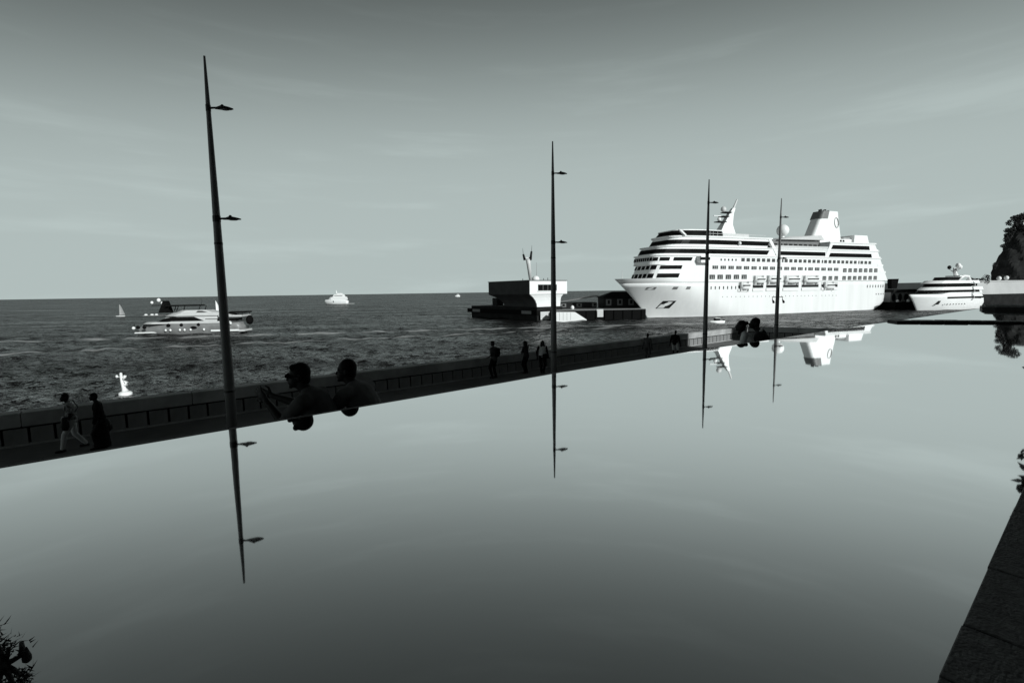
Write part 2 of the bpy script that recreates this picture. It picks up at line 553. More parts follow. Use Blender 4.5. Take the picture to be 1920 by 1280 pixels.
# --- the pool: still mirror water, its seaward rim, landward coping slabs and the row of stones across it
rim = [(-9, 3.66), (-0.55, 3.68), (0.6, 3.70), (2.9, 3.76), (3.7, 3.80), (6.6, 3.80), (8.8, 3.71), (11.7, 3.69), (15.2, 3.53), (19.0, 3.40), (25.8, 3.20)]
water = [(-9, 0.18), (23.6, 0.18), (24.0, 2.55), (24.3, 2.95), (25.8, 3.20)] + rim[::-1][1:]
tag(MB().prism(water, POOL_Z - 0.3, POOL_Z).build('pool_water', M['pool'], rz=A38), 'mirror still water of the long pool', kind='structure')
pw = empty('pool_wall', (0, 0, 0), A38)
tag(pw, 'dark stone wall holding the mirror pool above the promenade', 'wall')
for i in range(len(rim) - 1):
    (s0, n0), (s1, n1) = rim[i], rim[i + 1]
    MB().prism([(s0, n0 + 0.004), (s1 - 0.004, n1 + 0.004), (s1 - 0.004, n1 + 0.07), (s0, n0 + 0.07)], POOL_Z - 0.28, POOL_Z - 0.006).build('rim_stone', M['darkstone'], pw)
MB().box(-9, 26, 3.2, 3.85, 5.5, POOL_Z - 0.29).build('wall_face', M['stone'], pw)
MB().prism([(-9, 3.73), (0.9, 3.77), (0.9, 3.83), (-9, 4.30)], POOL_Z - 0.10, POOL_Z - 0.05).build('overflow_ledge', M['darkstone'], pw)
bench = empty('stone_bench', W(8, 4.5, PZ), A38)
tag(bench, 'long stone bench against the seaward side of the pool wall', 'bench')
for i in range(10):
    MB().bbox(-14 + i * 2.6, -14 + i * 2.6 + 2.58, -0.62, 0.30, 2.55, 2.86, 0.015).build('seat_slab', M['concrete'], bench)
MB().box(-14, 12, -0.62, 0.18, 0.0, 2.545).build('bench_base', M['concrete'], bench)
MB().box(-14, 12, 0.32, 1.5, 0.0, 2.40).build('foot_step', M['concrete'], bench)
cop = empty('pool_coping', W(0, -0.2, 9.5), A38)
tag(cop, 'dark granite coping slabs along the near side of the pool', 'coping')
slabs = [-8.2, -6.4, -4.7, -3.0, -1.2, 0.55, 1.36, 1.62, 2.02, 2.62, 3.5, 4.8, 6.4, 8.0, 9.6, 11.2, 12.8, 14.4, 16.0, 17.6, 19.2, 20.8, 22.4, 24.0]
for i in range(len(slabs) - 1):
    dz = random.uniform(-0.003, 0.003)
    MB().bbox(slabs[i] + 0.004, slabs[i + 1] - 0.004, -0.42, 0.385 + random.uniform(-0.0012, 0.0012), 0.25, 0.635 + dz * 0.3, 0.003).build('coping_slab', M['stone'], cop)
div = empty('stepping_stone_row', W(15.9, 2.0, POOL_Z), A38)
tag(div, 'row of flat dark stepping stones crossing the far end of the pool', 'stepping stones')
pa, pb = Vector((15.05, 3.47)), Vector((17.2, 0.22))
dd = (pb - pa)
nst = 8
for i in range(nst):
    c = pa + dd * ((i + 0.5) / nst)
    l_ = dd.length / nst * 0.94
    m_ = MB().bbox(-l_ / 2, l_ / 2, -0.27, 0.27, -0.02, 0.045 + random.uniform(-0.006, 0.006), 0.015)
    m_.build('stone_slab', M['darkstone'], div, loc=(c.x - 15.9, c.y - 2.0, 0), rz=math.atan2(dd.y, dd.x) + random.uniform(-0.02, 0.02))
ew = empty('pool_end_wall', W(24.6, 1.4, POOL_Z), A38)
tag(ew, 'low black stone wall closing the far end of the pool', 'wall')
MB().prism([(-0.9, -1.7), (-0.6, 1.2), (-0.3, 1.57), (1.2, 1.82), (1.2, -1.7)], -0.4, 0.10).build('wall_body', M['darkstone'], ew)
MB().prism([(-0.75, -1.7), (-0.45, 1.15), (-0.15, 1.5), (1.3, 1.75), (1.3, -1.7)], 0.103, 0.16).build('wall_cap', M['stone'], ew)

# --- sea wall of the promenade: beam on top, panels with dark slots under it
swl = empty('sea_wall', W(0, 19.94, PZ), A38)
tag(swl, 'long concrete parapet wall between promenade and sea', 'wall')
MB().box(-22, 42.3, 0.10, 0.42, -0.3, 0.54).build('wall_core', M['recess'], swl)  # near-black core puts the shade of the slots into the colour
joints = [-22, -11.5, -2.6, 1.64, 10.75, 24.4, 33.4, 42.4]
for a, b in zip(joints[:-1], joints[1:]):
    MB().bbox(a + 0.012, b - 0.012, -0.02, 0.52, 0.55, 0.975, 0.02).build('parapet_beam', M['concrete'], swl)
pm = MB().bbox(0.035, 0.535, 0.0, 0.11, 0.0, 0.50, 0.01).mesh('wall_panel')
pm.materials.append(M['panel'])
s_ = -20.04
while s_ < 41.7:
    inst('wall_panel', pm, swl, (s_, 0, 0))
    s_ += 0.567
MB().box(-22, 42.3, -0.10, 0.105, -0.02, 0.045).build('wall_plinth', M['concrete'], swl)
# beyond the couple the wall turns to the right
_bx, _by = BEND_E[0] - BEND[0], BEND_E[1] - BEND[1]
_bl, _ba = math.hypot(_bx, _by), math.atan2(_by, _bx)
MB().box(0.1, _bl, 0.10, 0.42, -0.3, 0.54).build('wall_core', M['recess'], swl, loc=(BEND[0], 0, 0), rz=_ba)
nb = 4
for i in range(nb):
    MB().bbox(0.12 + _bl * i / nb + 0.012, 0.12 + _bl * (i + 1) / nb - 0.012, -0.02, 0.52, 0.55, 0.975, 0.02).build('parapet_beam', M['concrete'], swl, loc=(BEND[0], 0, 0), rz=_ba)
for i in range(int(_bl / 0.567)):
    x_ = 0.1 + i * 0.567
    inst('wall_panel', pm, swl, (BEND[0] + x_ * math.cos(_ba), x_ * math.sin(_ba), 0), _ba)

# ------------------------------------------------------------------ street lamps
def lamp_proto():
    root = empty('street_lamp', (0, 0, 0), R(8))
    p = MB().path([(0, 0, 0), (0, 0, 2.0), (0, 0, 5.5), (0, 0, 8.6), (0, 0, 9.68)], [0.125, 0.115, 0.088, 0.048, 0.022], 14)
    p.build('pole', M['pole'], root, smooth=True)
    MB().path([(0, 0, 0), (0, 0, 0.10), (0, 0, 0.12)], [0.26, 0.26, 0.15], 14).build('base_plate', M['lampblack'], root)
    MB().bbox(-0.06, 0.06, -0.135, -0.10, 0.7, 1.15, 0.008).build('access_door', M['lampblack'], root)
    for z, rr_ in ((2.0, 0.119), (5.5, 0.092)):
        MB().path([(0, 0, z), (0, 0, z + 0.05)], rr_, 14).build('section_collar', M['lampblack'], root)
    for z in (8.57, 6.10):
        MB().path([(0, 0, z - 0.08), (0, 0, z + 0.06)], 0.054 if z > 7 else 0.086, 12).build('arm_collar', M['lampblack'], root)
        a = MB().path([(0.03, 0, z - 0.01), (0.14, 0, z), (0.26, 0, z + 0.005)], [0.026, 0.022, 0.022], 8)
        arm = a.build('lamp_arm', M['lampblack'], root, smooth=True)
        h = MB()
        prof = [(0.14, 0.025, 0.016), (0.20, 0.06, 0.035), (0.29, 0.10, 0.065), (0.37, 0.11, 0.052), (0.46, 0.08, 0.032), (0.53, 0.02, 0.010)]
        rings = []
        for x, hw, hh in prof:
            rings.append([(x, hw * math.cos(t), z - 0.012 + (hh * math.sin(t) if math.sin(t) > 0 else 0.018 * math.sin(t))) for t in [2 * math.pi * k / 14 for k in range(14)]])
        h.loft(rings)
        hd = h.build('lamp_head', M['lampblack'], root, smooth=True)
        MB().ell((0.30, 0, z + 0.05), (0.035, 0.03, 0.032), 10, 6).build('sensor_cap', M['lampblack'], hd, smooth=True)
        MB().ell((0.36, 0, z - 0.03), (0.11, 0.07, 0.016), 12, 4).build('lens', M['grey'], hd, smooth=True)
    return root
def copy_tree(o, parent=None):
    c = o.copy()
    COL.objects.link(c)
    c.parent = parent
    for ch in list(o.children):
        copy_tree(ch, c)
    return c
lamp_spots = [(1.85, 13.22), (12.53, 13.10), (23.04, 12.95), (31.50, 13.01)]
lamp_labels = ['nearest and tallest looking street lamp, left of the seated men',
               'dark street lamp in front of the harbour light building',
               'dark thin street lamp crossing the front of the cruise ship',
               'sunlit pale street lamp crossing the middle of the cruise ship']
lp = lamp_proto()
lamps = []
for i, (s, n_) in enumerate(lamp_spots):
    o = lp if i == 0 else copy_tree(lp)
    o.location = W(s, n_, PZ)
    tag(o, lamp_labels[i], 'street lamp', 'street lamps along the promenade')
    lamps.append(o)
cb = MB().box(-0.36, 0.36, -0.02, 0.02, 3.72, 3.76).build('crossbar', M['lampblack'], lamps[3])
for sx_ in (-0.34, 0.34):
    MB().path([(sx_, 0, 3.73), (sx_, 0, 3.58), (sx_ + 0.03, -0.04, 3.5), (sx_ + 0.05, -0.08, 3.38)], [0.012, 0.02, 0.06, 0.07], 8).build('spotlight', M['lampblack'], cb, smooth=True)
# ------------------------------------------------------------------ cruise ship
def build_ship():
    ang = R(22)
    d = Vector((math.cos(ang), math.sin(ang), 0))
    n = Vector((-d.y, d.x, 0))
    A = at_z(1400, 592, 0.0)
    HB = 9.5
    root = empty('cruise_ship', A + n * HB, ang)
    tag(root, 'large white cruise ship with rows of windows moored at the pier', 'cruise ship')
    wh, hw, gl, wg = M['white'], M['hullwhite'], M['glass'], M['winglass']
    def xs(z):
        t = z / 14.7
        return -41.4 - 14.3 * (t ** 1.15 if t > 0 else 0) + (1.5 * (-t) if t < 0 else 0)
    def xe(z):
        return 89.4 if z > 4.6 else 89.4 - 8.0 * ((4.6 - z) / 4.6) ** 1.6
    def hb(x, z):
        le = 46 - 24 * min(1, max(0, z / 14.7)) ** 0.8
        t = min(1, max(0, (x - xs(z)) / le))
        b = HB * math.sin(t * math.pi / 2) ** (0.95 - 0.35 * min(1, max(0, z / 14.7)))
        te = min(1, max(0, (xe(z) - x) / 9))
        return b * (0.80 + 0.20 * math.sqrt(max(0, 1 - (1 - te) ** 2)))
    NX = 64
    def ring(z, x_end=None, grow=0.0):
        a, e = xs(z), x_end or xe(z)
        px = [a + (e - a) * ((i / NX) ** 1.5) for i in range(NX + 1)]
        port = [(x, -(hb(x, z) + (grow if i else 0)), z) for i, x in enumerate(px)]
        stb = [(x, hb(x, z) + grow, z) for x in px[1:]]
        return port + stb[::-1]
    hull = MB().loft([ring(z) for z in (-2.0, 0.0, 1.2, 2.6, 4.2, 6.0, 8.0, 10.0, 12.0, 13.55)]).build('hull', hw, root, smooth=True)
    MB().loft([ring(13.553, grow=-0.05), ring(13.70, grow=-0.05)]).build('rubbing_groove', M['midgrey'], hull)
    # bulwark round the foredeck
    rb = [ring(z, -16.0, 0.02) for z in (13.702, 14.4, 15.2)]
    MB().loft(rb).build('bow_bulwark', wh, root, smooth=False)
    MB().tube((-53.2, 0, 15.2), (-53.2, 0, 18.6), 0.12, 0.06, 8).build('bow_staff', M['offwhite'], root)
    # boot line at the water
    MB().loft([ring(-0.3, grow=0.03), ring(0.35, grow=0.03)]).build('boot_line', M['midgrey'], hull, smooth=True)
    # --- superstructure tiers: rounded raked fronts
    NY = 30
    def plan(xf, xc, xa, b, z, pw=6.0):
        pts = []
        for i in range(NY + 1):
            y = -b + 2 * b * i / NY
            pts.append((xf + (xc - xf) * abs(y / b) ** pw, y, z))
        return [(xa, -b, z)] + pts + [(xa, b, z)]
    def tier(name, z0, z1, f0, f1, c0, c1, a0, a1, b0=HB, b1=None, m=wh, parent=root):
        b1 = b0 if b1 is None else b1
        return MB().loft([plan(f0, c0, a0, b0, z0), plan(f1, c1, a1, b1, z1)]).build(name, m, parent)
    t1 = tier('cabin_tier', 13.704, 20.3, -46.4, -43.4, -29.5, -27.0, 88.0, 83.6)
    t2 = tier('bridge_tier', 20.303, 23.7, -45.0, -44.2, -24.5, -22.5, 83.6, 81.6)
    t3 = tier('promenade_tier', 23.703, 27.0, -43.4, -41.2, -22.4, -20.5, 81.4, 79.6)
    t4 = tier('upper_tier', 27.003, 31.1, -38.0, -35.4, -19.5, -16.5, 9.6, 12.5)
    t4b = tier('aft_upper_tier', 27.003, 30.5, 45.8, 47.4, 45.85, 47.45, 79.4, 77.0)
    t5 = tier('observation_lounge', 31.103, 33.2, -34.9, -33.0, -24.5, -22.5, -13.0, -13.0, 8.6, 8.2, gl)
    MB().loft([plan(-33.4, -22.9, -12.6, 8.6, 33.203), plan(-33.2, -22.7, -12.6, 8.6, 33.55)]).build('lounge_roof', wh, t5)
    MB().loft([[(-31.4, -8.64, 31.2), (-30.6, -8.72, 31.2), (-33.0, -8.4, 33.3), (-34.0, -8.2, 33.3)], [(-31.4, -7.4, 31.2), (-30.6, -7.4, 31.2), (-32.6, -7.2, 33.3), (-33.6, -7.2, 33.3)]]).build('lounge_strut', wh, t5)
    # bridge wings
    for sy in (-1, 1):
        wgp = MB().prism([(-26.5, sy * 8.0), (-26.0, sy * 11.4), (-21.6, sy * 11.4), (-20.8, sy * 8.0)][::sy], 20.9, 23.4).build('bridge_wing', wh, root)
        MB().box(-26.3, -21.7, sy * 11.2 if sy > 0 else -11.43, 11.43 if sy > 0 else -11.2, 21.9, 22.9).build('wing_window', gl, wgp)
    # dark glazed bands round the front and along the sides
    def band(name, z0, z1, f0, f1, c0, c1, a0, a1, par, g=0.05):
        return MB().loft([plan(f0 - g, c0 - g, a0, HB + g, z0), plan(f1 - g, c1 - g, a1, HB + g, z1)]).build(name, gl, par)
    band('window_band', 24.45, 26.15, -42.9, -41.8, -21.9, -21.0, 10.0, 11.2, t3)
    MB().box(14.6, 44.4, -HB - 0.05, HB + 0.05, 24.40, 26.0).build('window_band', gl, t3)
    MB().add([(15.4, -HB - .06, 24.38), (43.0, -HB - .06, 24.38), (44.2, -HB - .06, 25.95), (14.2, -HB - .06, 25.95)], [(0, 1, 2, 3)])
    MB().loft([plan(46.6, 46.65, 75.6, HB + 0.05, 24.05), plan(47.6, 47.65, 75.0, HB + 0.05, 25.75)]).build('window_band', gl, t3)
    band('window_band', 27.95, 29.65, -37.5, -36.3, -18.8, -17.6, 10.2, 11.3, t4)
    MB().loft([plan(47.2, 47.25, 73.8, HB + 0.05, 27.45), plan(48.2, 48.25, 73.2, HB + 0.05, 29.2)]).build('window_band', gl, t4b)
    # ledges between the decks
    for nm, z0, z1, f, c, a, par in (('deck_ledge', 23.55, 23.9, -44.4, -22.6, 82.2, t2), ('deck_ledge', 26.85, 27.2, -41.6, -20.6, 80.2, t3), ('deck_ledge', 30.6, 31.15, -36.0, -17.0, 12.6, t4), ('deck_ledge', 30.1, 30.6, 47.0, 47.05, 77.8, t4b)):
        MB().loft([plan(f - 0.5, c - 0.3, a, HB + 0.28, z0), plan(f - 0.5, c - 0.3, a, HB + 0.28, z1)]).build(nm, wh, par)
    # slanted pillars at the open pool deck
    for (x0, x1, z0, z1) in ((16.2, 10.6, 24.0, 31.2), (44.6, 48.6, 23.6, 30.5)):
        for sy in (-1, 1):
            MB().loft([[(x0 - 0.9, sy * (HB + 0.15), z0), (x0 + 0.9, sy * (HB + 0.15), z0), (x0 + 0.9, sy * (HB - 0.8), z0), (x0 - 0.9, sy * (HB - 0.8), z0)],
                       [(x1 - 0.9, sy * (HB + 0.15), z1), (x1 + 0.9, sy * (HB + 0.15), z1), (x1 + 0.9, sy * (HB - 0.8), z1), (x1 - 0.9, sy * (HB - 0.8), z1)]]).build('slanted_pillar', wh, root)
    # --- side windows, one object each
    def win_mesh(w_, h_):
        m_ = MB().bbox(-w_ / 2, w_ / 2, -0.05, 0.05, 0, h_, 0.02)
        me = m_.mesh('window')
        me.materials.append(wg)
        return me
    w8, w7, w6, w7a = win_mesh(1.75, 1.35), win_mesh(2.75, 1.3), win_mesh(2.75, 1.75), win_mesh(2.3, 1.75)
    mull = MB().box(-0.05, 0.05, -0.075, 0.06, 0.0, 1.6).mesh('mullion')
    mull.materials.append(wh)
    def side_win(me, x, z, split=0):
        o = inst('window', me, t1 if z < 20.3 else t2, (x, -HB - 0.02, z))
        for k in range(split):
            inst('mullion', mull, o, (-0.45 + 0.9 * k if split > 1 else 0, 0, 0), scale=(1, 1, 0.8))
    x = -3.0
    k = 0
    while x < 76:
        if k % 9 != 8:
            side_win(w8, x, 21.62 - 0.006 * x)
        else:
            side_win(win_mesh(0.8, 1.35), x - 0.3, 21.62 - 0.006 * x)
            x -= 1.1
        x += 2.78
        k += 1
    for i in range(5):
        MB().bbox(-14.6 + 1.9 * i, -14.0 + 1.9 * i, -HB - 0.06, -HB + 0.05, 21.8, 22.6, 0.05).build('porthole_window', gl, t2)
    x = -17.2
    k = 0
    while x < 55:
        if k not in (6, 13):
            side_win(w7, x, 18.5 - 0.008 * x, 2)
        else:
            side_win(win_mesh(0.9, 1.3), x - 0.8, 18.5 - 0.008 * x)
            x -= 1.9
        x += 4.05
        k += 1
    x = 57.6
    while x < 79.5:
        side_win(w7a, x, 17.45, 2)
        x += 3.55
    for x in (-18.6, -14.6, -10.4, -6.2, -2.1):
        side_win(w6, x, 14.7, 2)
    for x in (44.6, 48.4, 52.2, 57.4, 61.0, 64.5, 68.0, 71.6, 75.2, 78.8):
        side_win(w7a, x, 14.05, 2)
    # --- front windows on the curved face
    def front_win(f, c, ya, yb, z0, z1, par, name='front_window', pw=6.0):
        r = []
        for z in (z0, z1):
            o_ = []
            for y in (ya, (ya + yb) / 2, yb):
                o_.append((f(z) + (c(z) - f(z)) * abs(y / HB) ** pw - (0.08 if abs(y) < 5 else 0.3), y, z))
            r.append(o_ + [(p[0] + 0.2, p[1], p[2]) for p in o_[::-1]])
        return MB().loft(r).build(name, gl, par)
    f1 = lambda z: -46.4 + 3.0 * (z - 13.7) / 6.6
    c1 = lambda z: -29.5 + 2.5 * (z - 13.7) / 6.6
    f2 = lambda z: -45.0 + 0.8 * (z - 20.3) / 3.4
    c2 = lambda z: -24.5 + 2.0 * (z - 20.3) / 3.4
    for z0, z1 in ((15.4, 17.0), (18.6, 20.0)):
        for i in range(7):
            ya = -8.9 + i * 2.55
            front_win(f1, c1, ya, ya + 1.85, z0, z1, t1)
    for i in range(15):
        ya = -9.1 + i * 1.22
        front_win(f2, c2, ya, ya + 0.92, 21.7, 23.0, t2, 'bridge_window')
    # --- lifeboat bays and boats
    bays = [(-5.2, 1.0, 9.9, 13.3), (2.6, 8.6, 9.9, 16.2), (10.0, 17.6, 9.9, 16.2), (19.6, 29.0, 9.9, 16.2), (30.6, 41.2, 9.9, 16.2), (42.8, 53.4, 9.9, 13.2)]
    for x0, x1, z0, z1 in bays:
        b_ = MB().box(x0, x1, -HB - 0.05, -HB + 0.4, z0, z1).build('boat_bay', M['offwhite'], root)
        MB().box(x0 + 0.15, x1 - 0.15, -HB - 0.09, -HB, z0 + 1.3, z0 + 2.3).build('bay_shadow_gap', M['dark'], b_)  # dark strip colours in the shade inside the bay
        MB().box(x0, x1, -HB - 0.30, -HB, z0 - 0.1, z0 + 0.9).build('bay_rail', wh, b_)
    def boat(xc, ln, zc, par=root):
        rings = []
        for i in range(9):
            t = -1 + i / 4
            wd = 1.35 * math.sqrt(max(0.02, 1 - abs(t) ** 2.6))
            ht = 1.35 * math.sqrt(max(0.05, 1 - abs(t) ** 3.5))
            rings.append([(xc + t * ln / 2, -HB - 0.75 + wd * math.cos(a) * 0.8, zc + ht * math.sin(a) * (1.15 if math.sin(a) > 0 else 0.9)) for a in [2 * math.pi * q / 12 for q in range(12)]])
        b_ = MB().loft(rings).build('lifeboat', wh, par, smooth=True)
        MB().box(xc - ln * 0.36, xc + ln * 0.36, -HB - 1.90, -HB - 1.2, zc + 0.35, zc + 0.8).build('lifeboat_window', gl, b_)
        for sx in (-0.42, 0.42):
            MB().box(xc + sx * ln - 0.14, xc + sx * ln + 0.14, -HB - 1.0, -HB, zc - 1.6, zc + 2.0).build('davit', wh, b_)
        return b_
    boat(5.6, 5.2, 14.0)
    boat(13.8, 7.0, 14.2)
    boat(24.3, 8.4, 14.0)
    boat(35.6, 8.8, 14.0)
    boat(-2.2, 4.6, 11.6)
    boat(47.2, 6.5, 11.3)
    # portholes and slits in the hull
    pm_ = MB().ell((0, 0, 0), (0.20, 0.06, 0.24), 10, 6).mesh('porthole')
    pm_.materials.append(M['midgrey'])
    def yport(x, z):
        return -hb(x, z)
    for i in range(29):
        x = -13.0 + i * 2.3 + (1.4 if i > 23 else 0)
        inst('porthole', pm_, hull, (x, yport(x, 7.7), 7.75 - 0.008 * x))
    slit = MB().bbox(-0.21, 0.21, -0.05, 0.05, 0, 1.2, 0.04).mesh('mooring_port')
    slit.materials.append(gl)
    for i in range(7):
        inst('mooring_port', slit, hull, (-19.0 + 2.1 * i, yport(-19.0 + 2.1 * i, 11.2) - 0.01, 10.8))
    for i in range(7):
        x = 73.6 + i * 1.95
        inst('mooring_port', slit, hull, (x, yport(x, 10.5) - 0.01, 10.5))
    for i in range(4):
        x = 80.2 + i * 1.9
        inst('mooring_port', slit, hull, (x, yport(x, 7.5) - 0.01, 7.2), scale=(1, 1, 0.5))
    # bow openings, anchor pocket
    def bow_patch(name, x0, x1, z0, z1, m, slant=0.8, g=0.06):
        vs = []
        for (x, z) in ((x0, z0), (x1, z0), (x1 + slant, z1), (x0 + slant, z1)):
            vs.append((x, -hb(x, z) - g, z))
        bk = [(v[0], v[1] + 0.4, v[2]) for v in vs]
        return MB().add(vs + bk, [(0, 1, 2, 3), (7, 6, 5, 4), (1, 0, 4, 5), (2, 1, 5, 6), (3, 2, 6, 7), (0, 3, 7, 4)]).build(name, m, hull)
    for x0, x1 in ((-46.2, -42.8), (-36.6, -34.6), (-31.0, -29.2)):
        bow_patch('fairlead', x0, x1, 11.0, 12.0, M['midgrey'], 0.4)
    bow_patch('anchor_pocket', -39.6, -34.6, 3.8, 6.7, M['dark'], 1.6)
    bow_patch('anchor', -39.2, -36.9, 4.0, 5.4, M['white'], 1.0, 0.20)
    # --- stern terraces
    for z, xa in ((17.3, 87.0), (20.4, 84.9), (23.8, 82.6), (27.1, 80.6)):
        MB().box(xa - 5, xa - 0.9, -HB - 0.06, HB + 0.06, z - 0.25, z + 0.7).build('stern_balcony', wh, root)
    # --- mast on the lounge roof
    mast = MB().loft([[(-7.5 + a, -1.8 + b, 33.2) for a, b in ((0, 0), (8.5, 0), (8.5, 3.6), (0, 3.6))],
                      [(-4.8 + a, -1.2 + b, 37.2) for a, b in ((0, 0), (4.6, 0), (4.6, 2.4), (0, 2.4))],
                      [(-1.6 + a, -0.8 + b, 41.6) for a, b in ((0, 0), (2.2, 0), (2.2, 1.6), (0, 1.6))],
                      [(0.4 + a, -0.5 + b, 44.0) for a, b in ((0, 0), (1.4, 0), (1.4, 1.0), (0, 1.0))]]).build('mast', wh, root)
    MB().tube((1.1, 0, 43.8), (3.0, 0, 47.6), 0.5, 0.3, 8).build('mast_pole', M['offwhite'], mast)
    MB().box(-9.5, 6.5, -3.4, 3.4, 31.16, 33.2).build('mast_house', M['offwhite'], root)
    for (a, b, z) in ((-7.8, -3.6, 38.0), (-5.6, -2.2, 40.2), (-4.4, -0.8, 41.9)):
        MB().box(a, b, -1.4, 1.4, z, z + 0.3).build('radar_platform', M['dark'], mast)
    MB().ell((-7.0, -0.6, 39.1), 0.8, 10, 6).build('radome', wh, mast, smooth=True)
    MB().ell((-4.6, -0.4, 43.2), (1.2, 1.0, 1.2), 10, 6).build('radome', M['offwhite'], mast, smooth=True)
    MB().box(-9.4, -5.6, -0.2, 0.2, 40.4, 40.65).build('radar_scanner', wh, mast)
    for x in (-21, -19.4, -17.8, -15.6, -13.0):
        MB().tube((x, -8.6, 31.15), (x, -8.6, 32.9), 0.16, 0.12, 6).build('deck_post', M['grey'], t4)
    MB().box(-22.0, 9.0, -9.3, -9.2, 32.0, 32.12).build('deck_rail', M['offwhite'], t4)
    MB().ell((-5.5, -HB - 0.4, 28.6), 0.7, 10, 6).build('flood_lamp', wh, t4, smooth=True)
    # --- open pool deck: screens, sunbeds in shade, awning, radome
    MB().box(12.8, 47.0, -HB + 0.2, HB - 0.2, 27.003, 27.55).build('pool_deck', M['offwhite'], root)
    MB().box(14.6, 46.6, -HB + 0.15, -HB + 0.3, 27.55, 28.4).build('glass_screen', M['offwhite'], root)
    dk = MB().box(18.0, 46.0, -5.2, 5.2, 27.56, 31.2).build('deck_house', M['midgrey'], root)
    for i in range(9):
        MB().box(18.6 + i * 3.0, 20.6 + i * 3.0, -5.35, -5.19, 28.4, 29.6).build('deck_house_window', M['dark'], dk)
    MB().loft([[(20.0, -6.6, 31.2), (47.5, -6.6, 31.6), (47.5, 6.6, 31.6), (20.0, 6.6, 31.2)], [(28.0, -5.0, 32.7), (47.5, -5.2, 33.8), (47.5, 5.2, 33.8), (28.0, 5.0, 32.7)]]).build('awning', M['offwhite'], root)
    MB().tube((30.0, 0, 31.5), (30.0, 0, 34.2), 0.9, 0.7, 10).build('radome_pedestal', wh, root)
    MB().ell((30.0, 0, 35.9), (2.5, 2.5, 2.6), 20, 14).build('satellite_dome', wh, root, smooth=True)
    # --- funnel
    def fring(x0, x1, hy, z):
        pts = []
        for i in range(36):
            a = 2 * math.pi * i / 36
            cx_, rx = (x0 + x1) / 2, (x1 - x0) / 2
            pts.append((cx_ + rx * (abs(math.cos(a)) ** 0.45) * (1 if math.cos(a) > 0 else -1), hy * (abs(math.sin(a)) ** 0.45) * (1 if math.sin(a) > 0 else -1), z))
        return pts
    fn_ = MB().loft([fring(44.2, 65.2, 3.4, 30.9), fring(46.2, 64.6, 3.2, 34.6), fring(50.2, 62.6, 2.9, 42.6), fring(51.6, 62.2, 2.8, 45.0)]).build('funnel', wh, root)
    for i, (x, h_) in enumerate(((51.8, 0.9), (53.2, 1.2), (54.6, 0.9), (56.0, 1.2), (57.4, 0.8))):
        MB().tube((x, -0.6 + 0.4 * (i % 2), 44.4), (x, -0.6 + 0.4 * (i % 2), 44.9 + h_), 0.5, 0.45, 8).build('exhaust_pipe', M['dark'], fn_)
    MB().loft([fring(49.6, 55.6, 2.99, 41.6), fring(51.4, 56.4, 2.85, 45.05)]).build('funnel_grille', M['midgrey'], fn_)  # grey panel paints the shading on the funnel's forward top
    # the ring emblem on the funnel's side
    rg = MB()
    pts = [(60.0 + 1.35 * math.cos(a) - 0.25 * math.sin(a), -3.0 - 0.02 + 0.0, 40.0 + 2.2 * math.sin(a)) for a in [2 * math.pi * i / 24 for i in range(25)]]
    pts = [(p[0], -3.15 + (p[2] - 38) * 0.05, p[2]) for p in pts]
    rg.path(pts, 0.17, 6).build('ring_emblem', M['grey'], fn_, smooth=True)
    MB().box(47.5, 68.5, -4.6, 4.6, 30.5, 32.6).build('funnel_house', wh, root)
    for x in (60.6, 62.4):
        MB().box(x, x + 1.2, -4.7, -4.59, 31.2, 32.2).build('vent_opening', M['dark'], root)
    MB().prism_y([(70.6, 30.5), (83.0 - 1.6, 30.5), (79.6, 34.6), (70.6, 34.6)], -4.5, 4.5).build('aft_house', wh, root)
    MB().box(65.4, 70.4, -3.0, 3.0, 30.5, 33.6).build('aft_locker', M['grey'], root)
    return root
build_ship()
